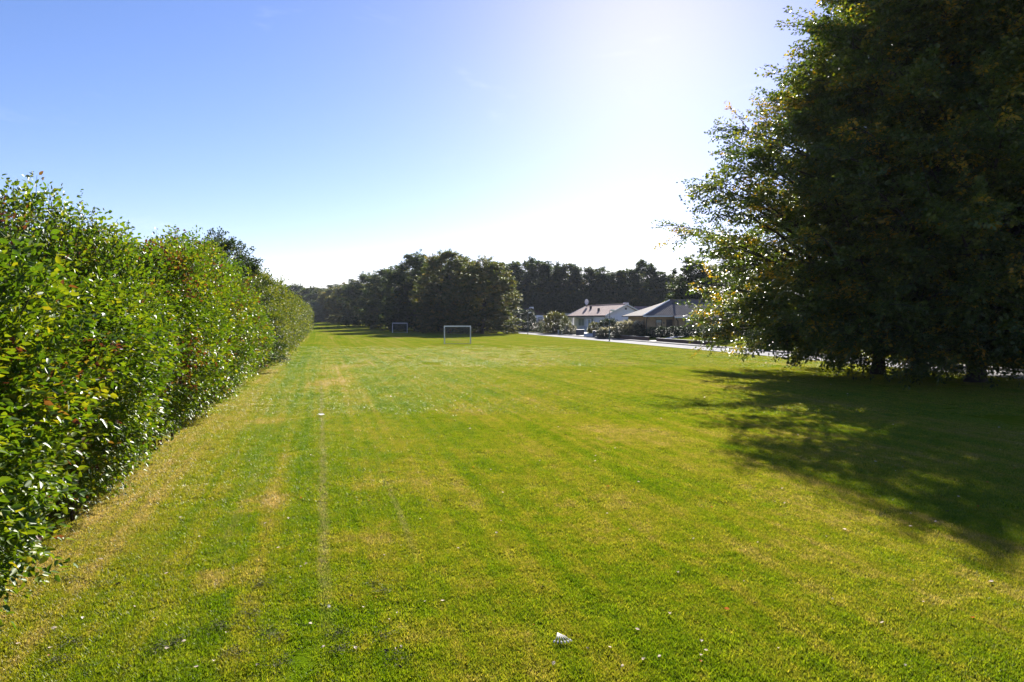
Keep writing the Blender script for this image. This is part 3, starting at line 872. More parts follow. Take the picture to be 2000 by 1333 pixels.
# ---------------------------------------------------------------- houses
def window(parent, face, a0, a1, z0, z1, d, frame='fascia', blind=0.0, mull=0, pane='glass', label=None, sill=True):
    """window on a wall plane. face: 'x-','x+','y-','y+' (outward), d: plane coordinate"""
    ax, sg = face[0], (1 if face[1] == '+' else -1)
    def bx(mb, p0, p1, q0, q1, e0, e1):
        lo, hi = sorted((d + sg * e0, d + sg * e1))
        if ax == 'y': mb.box(p0, p1, lo, hi, q0, q1)
        else: mb.box(lo, hi, p0, p1, q0, q1)
        return mb
    t = .07
    fm = MB()
    bx(fm, a0, a1, z0, z0 + t, -.03, .045); bx(fm, a0, a1, z1 - t, z1, -.03, .045)
    bx(fm, a0, a0 + t, z0 + t, z1 - t, -.03, .043); bx(fm, a1 - t, a1, z0 + t, z1 - t, -.03, .043)
    for k in range(mull):
        c = a0 + (a1 - a0) * (k + 1) / (mull + 1)
        bx(fm, c - .03, c + .03, z0 + t, z1 - t, -.02, .035)
    w = fm.build('window', M[frame], parent)
    if label: w['label'] = label
    bx(MB(), a0 + t, a1 - t, z0 + t, z1 - t, -.028, .012).build('pane', M[pane], w)
    if blind:
        bx(MB(), a0 + t + .01, a1 - t - .01, z1 - t - blind * (z1 - z0), z1 - t - .005, .013, .022).build('blind', M['blind'], w)
    if sill:
        bx(MB(), a0 - .05, a1 + .05, z0 - .05, z0 - .003, -.02, .09).build('sill', M['stone'], w)
    return w
def door(parent, face, a0, a1, z0, z1, d, mat='dark_wood', glazed=False):
    ax, sg = face[0], (1 if face[1] == '+' else -1)
    def bx(mb, p0, p1, q0, q1, e0, e1):
        lo, hi = sorted((d + sg * e0, d + sg * e1))
        if ax == 'y': mb.box(p0, p1, lo, hi, q0, q1)
        else: mb.box(lo, hi, p0, p1, q0, q1)
        return mb
    mb = bx(MB(), a0, a1, z0, z1, -.02, .03)
    for k in range(5):
        c = a0 + (a1 - a0) * (k + .5) / 5
        w = (a1 - a0) / 5
        bx(mb, c - w * .42, c + w * .42, z0 + .03, z1 - .05, .029, .042)
    o = mb.build('door', M[mat], parent)
    bx(MB(), a1 - .14, a1 - .08, z0 + .95, z0 + 1.08, .042, .09).build('handle', M['galv'], o)
    if glazed:
        bx(MB(), a0 + .12, a1 - .12, z0 + 1.0, z1 - .15, .043, .05).build('pane', M['curtain'], o)
    return o
def gable_roof_mesh(L, w, eave, ridge, ov=.45, t=.16, go=.4, x0=0):
    """roof slab over local x in [x0-go, L+go], y in [-w-ov, w+ov]"""
    sl = (ridge - eave) / w
    ze = eave - sl * ov
    a, b = x0 - go, L + go
    vs, fs = [], []
    for x in (a, b):
        vs += [(x, -w - ov, ze), (x, 0, ridge), (x, w + ov, ze), (x, w + ov, ze + t), (x, 0, ridge + t), (x, -w - ov, ze + t)]
    fs = [(0, 1, 4, 5)[::-1], (1, 2, 3, 4)[::-1], (6, 7, 10, 11), (7, 8, 9, 10)]
    for i in range(6):
        j = (i + 1) % 6
        fs.append((i, j, j + 6, i + 6))
    return MB().add(vs, fs)
def gable_wall(mb, x0, x1, w, eave, ridge):
    """house body prism"""
    vs = []
    for x in (x0, x1):
        vs += [(x, -w, -.6), (x, w, -.6), (x, w, eave), (x, 0, ridge), (x, -w, eave)]
    fs = [(0, 4, 3, 2, 1), (5, 6, 7, 8, 9)]
    for i in range(5):
        j = (i + 1) % 5
        fs.append((i, j, j + 5, i + 5))
    return mb.add(vs, fs)
def barge(parent, x, w, eave, ridge, ov, mat='fascia'):
    sl = (ridge - eave) / w
    mb = MB()
    for sg in (-1, 1):
        pts = [(0, ridge + .20), (sg * (w + ov + .02), eave - sl * ov + .20), (sg * (w + ov + .02), eave - sl * ov - .04), (0, ridge - .04)]
        vs = [(x - .03, p[0], p[1]) for p in pts] + [(x + .03, p[0], p[1]) for p in pts]
        mb.add(vs, [(0, 1, 2, 3), (7, 6, 5, 4), (0, 4, 5, 1), (1, 5, 6, 2), (2, 6, 7, 3), (3, 7, 4, 0)])
    return mb.build('bargeboard', M[mat], parent)

AX = math.atan2(.958, -.287)
# white bungalow
e = empty('white_bungalow', (19.95, 119.7, .62), AX)
e.scale = (1.14, 1.14, 1.08)
tag(e, 'white rendered bungalow with pale red tiled roof and blank gable towards the field', 'house')
mb = MB()
w, ea, ri, L = 3.15, 2.72, 4.32, 15.2
gable_wall(mb, 0, 7.9, w, ea - .02, ri - .06)
mb.build('wall', M['white_wall'], e)
mb = MB()
vs = []
for x in (7.903, L):
    vs += [(x, -w, -.6), (x, w - .5, -.6), (x, w - .5, ea + .2), (x, 0, ri - .07), (x, -w, ea - .02)]
fs = [(0, 4, 3, 2, 1), (5, 6, 7, 8, 9)] + [(i, (i + 1) % 5, (i + 1) % 5 + 5, i + 5) for i in range(5)]
mb.add(vs, fs).build('porch_wall', M['white_wall'], e)
rf = gable_roof_mesh(L, w, ea, ri).build('roof', M['roof_pink'], e)
MB().tube([(-.4, 0, ri + .17), (L + .4, 0, ri + .17)], .09, 8).build('ridge_tiles', M['roof_pink'], rf)
for (x, yv) in ((10.8, 1.2), (5.6, 2.05)):
    z = ri - (ri - ea) / w * yv
    MB().bevbox(x - .16, x + .16, yv - .16, yv + .16, z - .05, z + .62, .03).build('vent_pipe', M['dark_metal'], rf)
MB().bevbox(.9, 1.7, -.95, -.35, ri - .5, ri + .42, .03).build('chimney', M['white_paint'], rf)
barge(e, -.43, w, ea, ri, .45)
barge(e, L + .43, w, ea, ri, .45)
sl = (ri - ea) / w
zf_ = ea - sl * .45
MB().box(-.38, L + .38, w + .452, w + .53, zf_ - .06, zf_ + .10).build('gutter', M['dark_metal'], e)
MB().box(-.3, L + .3, w + .002, w + .40, zf_ - .20, zf_ - .06).build('soffit', M['fascia'], e)
MB().tube([(.1, w + .49, zf_ - .04), (.1, w + .12, zf_ - .4), (.1, w + .08, -.3)], .05, 8).build('downpipe', M['dark_metal'], e, True)
MB().bevbox(7.95, 8.25, w - .28, w + .02, -.3, zf_ - .2, .01).build('porch_pillar', M['white_paint'], e)
MB().bevbox(L - .25, L + .02, w - .28, w + .02, -.3, zf_ - .2, .01).build('porch_pillar', M['white_paint'], e)
window(e, 'y+', 10.0, 12.6, .85, 2.15, w - .5, mull=1, pane='curtain')
window(e, 'y+', 5.0, 6.0, 1.35, 2.15, w, pane='curtain')
door(e, 'y+', 6.3, 7.25, .02, 2.1, w, 'white_paint', True)
MB().box(9.8, 12.8, w - .498, w - .2, 2.2, 2.38).build('awning', M['dark_metal'], e)
MB().box(4.9, 7.3, w + .002, w + .30, 2.2, 2.33).build('awning', M['dark_metal'], e)
window(e, 'x-', 2.0, 2.8, 1.15, 2.0, 0)
window(e, 'x-', -.7, .2, 1.1, 2.0, 0, pane='curtain')
MB().box(-.03, .01, -.15, .15, ri - .75, ri - .45).build('gable_vent', M['dark_metal'], e)
# satellite dish on the ridge end
dl = Matrix.Rotation(AX, 4, 'Z') @ Vector((L - .6, .35, 0))
e = empty('satellite_dish', (19.95 + dl.x * 1.14, 119.7 + dl.y * 1.14, .55 + ri * 1.08), R(20))
tag(e, 'white satellite dish on the left end of the white bungalow roof', 'satellite dish')
vs, fs = [(0, .10, 1.02)], []
for r_ in range(1, 5):
    for k in range(20):
        t = 2 * math.pi * k / 20
        rr = .125 * r_
        vs.append((rr * .82 * math.cos(t), .10 - .35 * rr * rr * 1.4, 1.02 + rr * math.sin(t) * 1.15))
for k in range(20):
    fs.append((0, 1 + k, 1 + (k + 1) % 20))
for r_ in range(3):
    for k in range(20):
        m_ = (k + 1) % 20
        fs.append((1 + r_ * 20 + k, 21 + r_ * 20 + k, 21 + r_ * 20 + m_, 1 + r_ * 20 + m_))
me = MB().add(vs, fs).mesh('dish', True)
o = link('dish', me, M['satellite'], e)
md = o.modifiers.new('thick', 'SOLIDIFY'); md.thickness = .02
MB().tube([(0, .14, 0), (0, .16, .5), (0, .14, 1.0)], [.06, .05, .04], 8).build('mast', M['dark_metal'], e)
MB().tube([(0, .05, .55), (0, -.35, .75), (0, -.5, .98)], .018, 6).build('feed_arm', M['galv'], e)
MB().tube([(0, -.55, .98), (0, -.42, .985)], .045, 8).build('receiver', M['dark_metal'], e)

# white wing behind, right of the gable
e = empty('white_annexe', (27.9, 129, .62), R(4))
e.scale = (1.14, 1.14, 1.1)
tag(e, 'white annexe with pale tiled roof in the gap between the two bungalows', 'house')
gable_wall(MB(), -4, 6, 2.6, 2.6, 4.0).build('wall', M['white_wall'], e)
gable_roof_mesh(6, 2.6, 2.64, 4.05, .4, .14, .3, -4).build('roof', M['roof_pink'], e)
window(e, 'y-', -1.9, -.7, 1.0, 2.2, -2.6, mull=0, frame='fascia', blind=.35)
door(e, 'y-', -.3, .6, .02, 2.1, -2.6, 'white_paint', True)

# brick bungalow
e = empty('brick_bungalow', (18.65, 93.2, .62), R(7))
tag(e, 'tan brick bungalow with hipped grey tiled roof and dark door', 'house')
mb = MB()
mb.box(0, 3.75, .7, 9.6, -.6, 2.55)
mb.build('wall', M['brick'], e)
MB().box(3.753, 15, 0, 9.6, -.6, 2.55).build('front_wall', M['brick'], e)
def hip_roof(x0, x1, y0, y1, ze, run, rise, t=.12):
    vs = [(x0, y0, ze), (x1, y0, ze), (x1, y1, ze), (x0, y1, ze)]
    rm = (y0 + y1) / 2
    top = [(x0 + run, rm, ze + rise), (x1 - run, rm, ze + rise)]
    v2 = [(p[0], p[1], p[2] + t) for p in vs] + [(p[0], p[1], p[2] + t) for p in top]
    v = vs + v2
    return MB().add(v, [(3, 2, 1, 0), (0, 1, 5, 4), (1, 2, 6, 5), (2, 3, 7, 6), (3, 0, 4, 7), (4, 5, 9, 8), (5, 6, 9), (6, 7, 8, 9), (7, 4, 8)])
rf = hip_roof(-.8, 15.8, -.05, 10.3, 2.56, 5.6, 2.25).build('roof', M['roof_grey'], e)
# porch-side lower eave on the projecting front
sl = 2.25 / 5.175
MB().add([(3.4, -.75, 2.36), (15.8, -.75, 2.36), (15.8, 0, 2.62), (3.4, 0, 2.62), (3.4, -.75, 2.46), (15.8, -.75, 2.46), (15.8, 0, 2.75), (3.4, 0, 2.75)],
         [(3, 2, 1, 0), (4, 5, 6, 7), (0, 1, 5, 4), (1, 2, 6, 5), (2, 3, 7, 6), (3, 0, 4, 7)]).build('lower_eave', M['roof_grey'], rf)
MB().tube([(-.8, -.05, 2.70), (4.8, 5.125, 4.95)], .10, 8).build('hip_tiles', M['fascia'], rf)
MB().tube([(4.8, 5.125, 4.95), (10.2, 5.125, 4.95)], .09, 8).build('ridge_tiles', M['roof_grey'], rf)
MB().bevbox(4.9, 5.15, 3.9, 4.15, 4.3, 4.75, .02).build('vent_pipe', M['dark_metal'], rf)
MB().box(-.8, 3.39, -.13, -.052, 2.50, 2.66).build('gutter', M['fascia'], e)
MB().box(3.4, 15.8, -.83, -.752, 2.34, 2.48).build('gutter', M['fascia'], e)
MB().tube([(-.2, -.09, 2.5), (-.1, .45, 2.3), (-.1, .6, 2.0), (-.1, .6, -.3)], .055, 8).build('downpipe', M['dark_metal'], e, True)
MB().tube([(3.7, -.78, 2.38), (3.9, -.1, 2.15), (4.15, -.08, 1.9), (4.15, -.08, -.3)], .055, 8).build('downpipe', M['dark_metal'], e, True)
window(e, 'y-', 1.25, 2.1, .98, 2.15, .7, frame='dark_wood', blind=.28)
door(e, 'y-', 2.75, 3.66, .0, 2.15, .7)
window(e, 'y-', 5.15, 6.35, .85, 2.15, 0, frame='dark_wood', blind=.28)
window(e, 'y-', 9.0, 10.6, .85, 2.15, 0, frame='dark_wood')
MB().box(2.32, 2.48, .64, .70, 1.55, 1.8).build('wall_lamp', M['dark_metal'], e)
# dark roofed bungalow, left
e = empty('dark_roofed_bungalow', (4.6, 169, .64), AX)
e.scale = (1.13, 1.13, 1.08)
tag(e, 'white walled bungalow with dark roof and dark timber gable, behind the conifers', 'house')
w, ea, ri, L = 3.2, 3.0, 4.45, 13
mb = MB().box(0, L, -w, w, -.6, ea - .06)
mb.build('wall', M['white_wall'], e)
vs = []
for x in (-.02, L):
    vs += [(x, -w - .3, ea - .055), (x, w + .3, ea - .055), (x, 0, ri - .05)]
MB().add(vs, [(0, 2, 1), (3, 4, 5), (0, 1, 4, 3), (1, 2, 5, 4), (2, 0, 3, 5)]).build('gable_cladding', M['dark_wood'], e)
rf = gable_roof_mesh(L, w, ea, ri, .4, .14, .4).build('roof', M['roof_dark'], e)
MB().bevbox(3.5, 4.4, -1.9, -1.1, ri - .9, ri + .45, .03).build('chimney', M['white_paint'], rf)
# thin pale verges
def verge(x):
    sl = (ri - ea) / w
    mb = MB()
    mb.tube([(x, 0, ri + .16), (x, w + .4, ea - sl * .4 + .16)], .05, 6)
    mb.build('bargeboard', M['lilac_panel'], e)
verge(-.42); verge(L + .42)
window(e, 'x-', -2.75, -1.75, 1.15, 2.45, 0, frame='dark_wood', blind=.3)
# shed roof between bungalows
e = empty('grey_outbuilding', (12.9, 157, .62), R(3))
e.scale = (1.13, 1.13, 1.08)
tag(e, 'low grey flat roofed outbuilding between the dark and white bungalows', 'shed')
MB().box(-2.6, 4, 0, 4, -.6, 2.9).build('wall', M['lilac_panel'], e)
MB().bevbox(-2.9, 4.3, -.3, 4.3, 2.903, 3.25, .03).build('roof', M['lilac_panel'], e)
door(e, 'y-', -1.5, -.5, 0, 2.1, 0, 'white_paint')
# tall grey gabled block far right
e = empty('apartment_block', (52.0, 215, .7), AX + R(20))
tag(e, 'tall grey apartment block whose gable shows over the trees by the big beech', 'building')
gable_wall(MB(), 0, 20, 5.0, 13.2, 15.2).build('wall', M['lilac_panel'], e)
rf = gable_roof_mesh(20, 5.0, 13.25, 15.25, .3, .2, .3).build('roof', M['roof_dark'], e)
for z in (2.0, 5.2, 8.4):
    for yv in (-3.2, -.7, 1.8):
        window(e, 'x-', yv, yv + 1.4, z, z + 1.5, 0, sill=False)

# ---------------------------------------------------------------- gardens
def road_pt(y, r):
    return ROAD_X0 + ROAD_K * y + r / RN, y
g = np.random.default_rng(60)
RR = math.atan2(1, ROAD_K) - math.pi / 2
def on(u, y, rmin=6.0):
    """spot on sight line u, at least rmin metres beyond the road edge; keeps the plant's apparent size"""
    ymin = (ROAD_X0 + rmin / RN) / ((u - 1000) / F - ROAD_K)
    y2 = max(y, ymin)
    ONSC[0] = y2 / y
    return at(u, y2), y2
# conifer hedge: rounded shrub plus clipped column
x, y = on(1012, 136)
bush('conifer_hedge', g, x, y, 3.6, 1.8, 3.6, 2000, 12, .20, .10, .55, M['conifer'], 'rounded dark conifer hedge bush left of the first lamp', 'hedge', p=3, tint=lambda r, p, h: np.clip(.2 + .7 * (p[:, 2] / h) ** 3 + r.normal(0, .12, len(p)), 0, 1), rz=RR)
x, y = on(1031.5, 133.5)
bush('clipped_conifer', g, x, y, 1.15, 1.1, 4.0, 900, 12, .18, .08, .5, M['conifer'], 'narrow clipped dark conifer column behind the first lamp', 'hedge', p=4, tint=(.1, .5), upright=.4)
x, y = on(1085, 112)
bush('yellow_shrub', g, x, y, 1.9, 1.6, 3.3, 900, 13, .17, .10, .55, M['yellow_shrub'], 'golden green bush between the dark and white bungalows', tint=(.1, 1), upright=.2)
x, y = on(1105, 113)
bush('slim_shrub', g, x, y, .75, .7, 2.7, 300, 12, .14, .08, .45, M['yellow_shrub'], 'slim upright light green shrub against the left wall of the white bungalow', tint=(.0, .5), upright=.5)
x, y = on(1053, 117)
bush('garden_shrub', g, x, y, 1.1, .8, 1.6, 450, 12, .13, .08, .4, M['flowering'], 'low mixed shrub below the window of the dark roofed bungalow', tint=(.2, .82))
x, y = on(1069, 112)
bush('garden_shrub', g, x, y, 1.2, .7, 1.5, 420, 12, .13, .08, .4, M['hawthorn'], 'low dark shrub in front of the golden green bush', tint=(.1, .8))
x, y = on(1090, 107)
bush('rose_bush', g, x, y, .95, .6, 1.35, 380, 12, .11, .07, .35, M['flowering'], 'low bush dotted with pale blooms beside the white gate posts', tint=(.15, .84))
x, y = on(1112, 101)
bush('rose_bush', g, x, y, .8, .6, 1.1, 330, 12, .11, .07, .35, M['flowering'], 'pale flowered bush left of the dark garden container', tint=(.15, .95))
x, y = on(1119, 99.5)
bush('rose_bush', g, x, y, .45, .45, 1.2, 220, 12, .10, .06, .3, M['flowering'], 'small upright pale flowered bush touching the dark garden container', tint=(.15, .95))
x, y = on(1162, 97)
bush('garden_shrub', g, x, y, .8, .7, 1.8, 480, 12, .14, .09, .45, M['yellow_shrub'], 'light leaved shrub at the left side of the dark round bush', tint=(.0, .9), upright=.2)
x, y = on(1189, 96.5)
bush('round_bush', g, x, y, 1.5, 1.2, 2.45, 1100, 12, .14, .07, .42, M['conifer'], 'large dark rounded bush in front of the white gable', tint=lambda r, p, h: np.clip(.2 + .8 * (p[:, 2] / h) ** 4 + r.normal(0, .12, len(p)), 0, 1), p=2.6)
def blossom(r, p, h):
    t = r.uniform(.1, .6, len(p))
    return np.where((p[:, 2] > h * .80) & (r.random(len(p)) < .75), r.uniform(.83, 1, len(p)), np.where(r.random(len(p)) < .04, .85, t))
x, y = on(1234, 95.5)
bush('flowering_hedge', g, x, y, 2.4, .8, 2.1, 1100, 12, .12, .08, .4, M['flowering'], 'upper pale flowering hedge below the white gable', 'hedge', p=4, tint=blossom, upright=.2, rz=R(-8))
x, y = on(1218, 89.5)
bush('flowering_hedge', g, x, y, 3.5, .6, 1.3, 1500, 12, .11, .075, .35, M['flowering'], 'lower clipped hedge topped with pale blossom along the pavement', 'hedge', p=5, tint=blossom, upright=.2, rz=R(-20))
GB = 'clipped bushes in front of the brick bungalow'
for (u, yb, a, h, lab) in ((1274, 90.5, .85, 1.25, 'dark box bush under the left corner of the brick bungalow'), (1293, 88.5, .72, 1.2, 'round clipped box ball under the small brick house window'),
                           (1313.5, 87.5, .70, 1.15, 'round clipped box ball in front of the dark front door'), (1333, 86.5, .95, 1.2, 'wide clipped dark bush right of the front door'),
                           (1352, 85.5, .95, 1.1, 'dark bush under the large brick house window'), (1372, 84.5, 1.0, 1.0, 'dark bush at the edge of the beech foliage')):
    x, y = on(u, yb)
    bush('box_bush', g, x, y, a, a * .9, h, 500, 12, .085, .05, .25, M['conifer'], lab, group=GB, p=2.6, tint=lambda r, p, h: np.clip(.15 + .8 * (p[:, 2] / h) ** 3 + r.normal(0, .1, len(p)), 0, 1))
for (u, yb, a, b, h, lab) in ((1402, 76, 2.2, 1.0, 1.5, 'low dark garden hedge across the road left of the third lamp'), (1500, 66, 3.0, 1.0, 1.9, 'dark garden hedge across the road behind the third lamp'),
                        (1640, 58, 3.4, 1.0, 2.0, 'dark garden hedge across the road behind the leftmost beech trunk'), (1790, 49.5, 3.2, 1.0, 2.2, 'dark garden hedge across the road behind the middle beech trunk'),
                        (1905, 44, 2.2, 1.0, 2.4, 'dark garden hedge across the road right of the last beech trunk')):
    x, y = on(u, yb)
    bush('garden_hedge', g, x, y, a, b, h, 900, 12, .12, .07, .4, M['hawthorn'], lab, 'hedge', 'garden hedges across the road', p=4, tint=(.1, .8), rz=RR + R(90))
x, y = on(1995, 38.5)
bush('red_leaved_shrub', g, x, y, 1.1, 1.3, 3.6, 900, 13, .11, .07, .5, M['red_shrub'], 'shrub with red and brown leaves at the right edge across the road', tint=(.2, 1), upright=.2)
x, y = on(2060, 40)
bush('dark_shrub', g, x, y, 2.6, 1.6, 6.5, 1300, 13, .14, .09, .6, M['hawthorn'], 'tall dark shrub across the road behind the red leaved one', tint=(.0, .6), upright=.2)

# low garden walls
def wall_along(name, y0, y1, r, h, t, mat, label):
    (xa, ya), (xb, yb) = road_pt(y0, r), road_pt(y1, r)
    cx, cy = (xa + xb) / 2, (ya + yb) / 2
    Ln = math.hypot(xb - xa, yb - ya) / 2
    e = empty(name, (cx, cy, .1), math.atan2(yb - ya, xb - xa))
    tag(e, label, 'garden wall')
    MB().box(-Ln, Ln, -t / 2, t / 2, -.2, h).build('wall_body', mat, e)
    MB().bevbox(-Ln - .02, Ln + .02, -t / 2 - .03, t / 2 + .03, h + .002, h + .07, .012).build('coping', M['kerb'], e)
wall_along('garden_wall', 86.3, 105, 5.3, .42, .22, M['low_wall'], 'low brown garden wall below the clipped flowering hedge')
wall_along('garden_wall', 70.0, 83.8, 5.3, .34, .22, M['low_wall'], 'low garden wall in front of the brick bungalow')
# driveway of the white bungalow
def slab(name, pts, mat, label, dz=.012, kind='structure'):
    n = 8
    vs, fs = [], []
    (a, b, c, d) = [np.array(p, float) for p in pts]
    for i in range(n + 1):
        for j in range(n + 1):
            p = (a * (1 - i / n) + b * (i / n)) * (1 - j / n) + (d * (1 - i / n) + c * (i / n)) * (j / n)
            vs.append((p[0], p[1], max(gzf(p[0], p[1]), .125) + dz))
    for i in range(n):
        for j in range(n):
            k = i * (n + 1) + j
            fs.append((k, k + n + 1, k + n + 2, k + 1))
    tag(MB().add(vs, fs).build(name, mat), label, name, kind=kind)
p0, p1 = road_pt(107, 5.01), road_pt(123, 5.01)
p2, p3 = road_pt(124, 9.5), road_pt(108, 9.5)
slab('driveway', (p0, p1, p2, p3), M['concrete'], 'pale concrete driveway of the white bungalow')
p0, p1 = road_pt(84.3, 5.01), road_pt(85.7, 5.01)
slab('path', (p0, p1, road_pt(87, 9.5), road_pt(85, 9.5)), M['concrete'], 'pale path to the brick bungalow', .02)
p0, p1 = road_pt(55, 5.76), road_pt(83, 5.76)
# pale ramp slab beside the bins
x, y = on(1151, 97.5, 4.6)
e = tag(MB().add([(-.95, -.5, .0), (.95, -.5, .0), (.95, .6, .0), (-.95, .6, .0), (-.7, -.45, .12), (.9, -.45, .14), (.85, .55, .62), (-.85, .55, .62)],
                 [(3, 2, 1, 0), (4, 5, 6, 7), (0, 1, 5, 4), (1, 2, 6, 5), (2, 3, 7, 6), (3, 0, 4, 7)]).build('stone_ramp', M['stone']),
        'pale sloping stone slab at the driveway mouth beside the bins', 'ramp')
e.location = (x, y, gzf(x, y) - .05); e.rotation_euler = (0, 0, R(-8))
# white gate posts
for u, lab in ((1091, 'left white gate post by the pavement'), (1097, 'right white gate post by the pavement')):
    x, y = on(u, 108, 5.4)
    e = empty('gate_post', (x, y, gzf(x, y)), R(-10))
    tag(e, lab, 'post', 'white gate posts')
    MB().bevbox(-.13, .13, -.13, .13, -.15, .72, .015).build('shaft', M['stone'], e)
    MB().bevbox(-.17, .17, -.17, .17, .722, .80, .02).build('cap', M['white_paint'], e)
# dark container with pots on top
x, y = on(1133, 102)
e = empty('garden_container', (x, y, gzf(x, y)), R(-6))
tag(e, 'large black slatted storage box in the front garden of the white bungalow', 'storage box')
mb = MB().box(-.68, .68, -.38, .38, -.1, .92)
for k in range(7):
    mb.box(-.66 + .19 * k, -.66 + .19 * k + .15, -.40, -.381, 0.02, .86)
mb.build('box_body', M['bin'], e)
MB().bevbox(-.74, .74, -.44, .44, .922, 1.0, .02).build('lid', M['bin'], e)
def make_bin(x, y, label, rz):
    e = empty('wheelie_bin', (x, y, gzf(x, y) + .02), rz)
    tag(e, label, 'bin', 'wheelie bins by the driveway')
    MB().add([(-.22, -.25, .06), (.22, -.25, .06), (.22, .25, .06), (-.22, .25, .06), (-.28, -.33, 1.0), (.28, -.33, 1.0), (.28, .33, 1.0), (-.28, .33, 1.0)],
             [(3, 2, 1, 0), (4, 5, 6, 7), (0, 1, 5, 4), (1, 2, 6, 5), (2, 3, 7, 6), (3, 0, 4, 7)]).build('bin_body', M['blue_bin'], e)
    MB().bevbox(-.30, .30, -.36, .38, 1.003, 1.07, .025).build('lid', M['bin'], e)
    for sx in (-.24, .24):
        MB().tube([(sx - .03, .24, .09), (sx + .03, .24, .09)], .09, 12).build('wheel', M['dark_metal'], e)
    MB().tube([(-.26, .40, .96), (.26, .40, .96)], .018, 6).build('handle', M['bin'], e)
x, y = on(1161, 94.6, 4.6); make_bin(x, y, 'left grey wheelie bin beside the stone ramp', R(-12))
x, y = on(1167.5, 94.2, 4.6); make_bin(x, y, 'right grey wheelie bin beside the low garden wall', R(-5))

# ---------------------------------------------------------------- grass blades on the lawn
rg = np.random.default_rng(70)
nb = 560
px, py = (rg.random(nb) - .5) * .42, (rg.random(nb) - .5) * .42
hh = rg.uniform(.012, .036, nb)
ww = rg.uniform(.0035, .0075, nb)
an = rg.random(nb) * 6.283
la = rg.random(nb) * 6.283
ll = rg.uniform(.1, 1.1, nb) * hh
b0 = np.stack([px - ww * np.cos(an), py - ww * np.sin(an), np.zeros(nb)], -1)
b1 = np.stack([px + ww * np.cos(an), py + ww * np.sin(an), np.zeros(nb)], -1)
tp = np.stack([px + ll * np.cos(la), py + ll * np.sin(la), hh], -1)
tv = np.stack([b0, b1, tp], 1).reshape(-1, 3)
tq = np.arange(nb * 3).reshape(-1, 3)
me = np_mesh('grass', tv, tq, rg.random(nb), tris=True)
grass = link('grass', me, M['blades'])
tag(grass, 'short mown grass blades covering the lawn', 'grass', kind='stuff')
ng = bpy.data.node_groups.new('grass_scatter', 'GeometryNodeTree')
ng.interface.new_socket('Geometry', in_out='INPUT', socket_type='NodeSocketGeometry')
ng.interface.new_socket('Geometry', in_out='OUTPUT', socket_type='NodeSocketGeometry')
gi, go_ = ng.nodes.new('NodeGroupInput'), ng.nodes.new('NodeGroupOutput')
join = ng.nodes.new('GeometryNodeJoinGeometry')
for (x0, x1, y0, y1, dens, s0, s1, seed, zf) in ((-7, 10, 3.2, 10, 34, .8, 1.15, 1, 1.0), (-9, 13, 10, 20, 20, 1.0, 1.45, 2, .85), (-15, 24, 20, 40, 9, 1.5, 2.1, 3, .6), (-24, 24, 40, 72, 4.0, 1.9, 2.6, 4, .45)):
    gr = N(ng, 'GeometryNodeMeshGrid', {'Size X': x1 - x0, 'Size Y': y1 - y0, 'Vertices X': 2, 'Vertices Y': 2})
    tr = N(ng, 'GeometryNodeTransform', {'Geometry': gr.outputs[0], 'Translation': ((x0 + x1) / 2, (y0 + y1) / 2, -.004)})
    dp = N(ng, 'GeometryNodeDistributePointsOnFaces', {'Mesh': tr.outputs[0], 'Density': dens, 'Seed': seed})
    pz = N(ng, 'GeometryNodeInputPosition')
    d1 = N(ng, 'ShaderNodeVectorMath', {0: pz.outputs[0], 1: (1, -ROAD_K, 0)}, operation='DOT_PRODUCT')
    d2 = N(ng, 'ShaderNodeVectorMath', {0: pz.outputs[0], 1: (1, -HK, 0)}, operation='DOT_PRODUCT')
    c1 = N(ng, 'ShaderNodeMath', {0: d1.outputs['Value'], 1: ROAD_X0 - .5}, operation='LESS_THAN')
    c2 = N(ng, 'ShaderNodeMath', {0: d2.outputs['Value'], 1: HX0 - 1.3}, operation='GREATER_THAN')
    c4 = N(ng, 'ShaderNodeMath', {0: c1.outputs[0], 1: c2.outputs[0]}, operation='MULTIPLY')
    sy = N(ng, 'ShaderNodeSeparateXYZ', {0: pz.outputs[0]})
    rk = N(ng, 'FunctionNodeRandomValue', {2: 30.0, 3: 74.0, 'Seed': seed + 3}, data_type='FLOAT')
    c5 = N(ng, 'ShaderNodeMath', {0: sy.outputs[1], 1: rk.outputs[1]}, operation='LESS_THAN')
    c3 = N(ng, 'ShaderNodeMath', {0: c4.outputs[0], 1: c5.outputs[0]}, operation='MULTIPLY')
    rr = N(ng, 'FunctionNodeRandomValue', {0: (0, 0, 0), 1: (.05, .05, 6.283), 'Seed': seed}, data_type='FLOAT_VECTOR')
    rs = N(ng, 'FunctionNodeRandomValue', {2: s0, 3: s1, 'Seed': seed + 9}, data_type='FLOAT')
    sv_ = N(ng, 'ShaderNodeVectorMath', {0: (1, 1, zf)}, operation='SCALE')
    ng.links.new(rs.outputs[1], sv_.inputs['Scale'])
    ip = N(ng, 'GeometryNodeInstanceOnPoints', {'Points': dp.outputs[0], 'Selection': c3.outputs[0], 'Instance': gi.outputs[0], 'Rotation': rr.outputs[0], 'Scale': sv_.outputs[0]})
    ng.links.new(ip.outputs[0], join.inputs[0])
ng.links.new(join.outputs[0], go_.inputs[0])
md = grass.modifiers.new('scatter', 'NODES')
md.node_group = ng

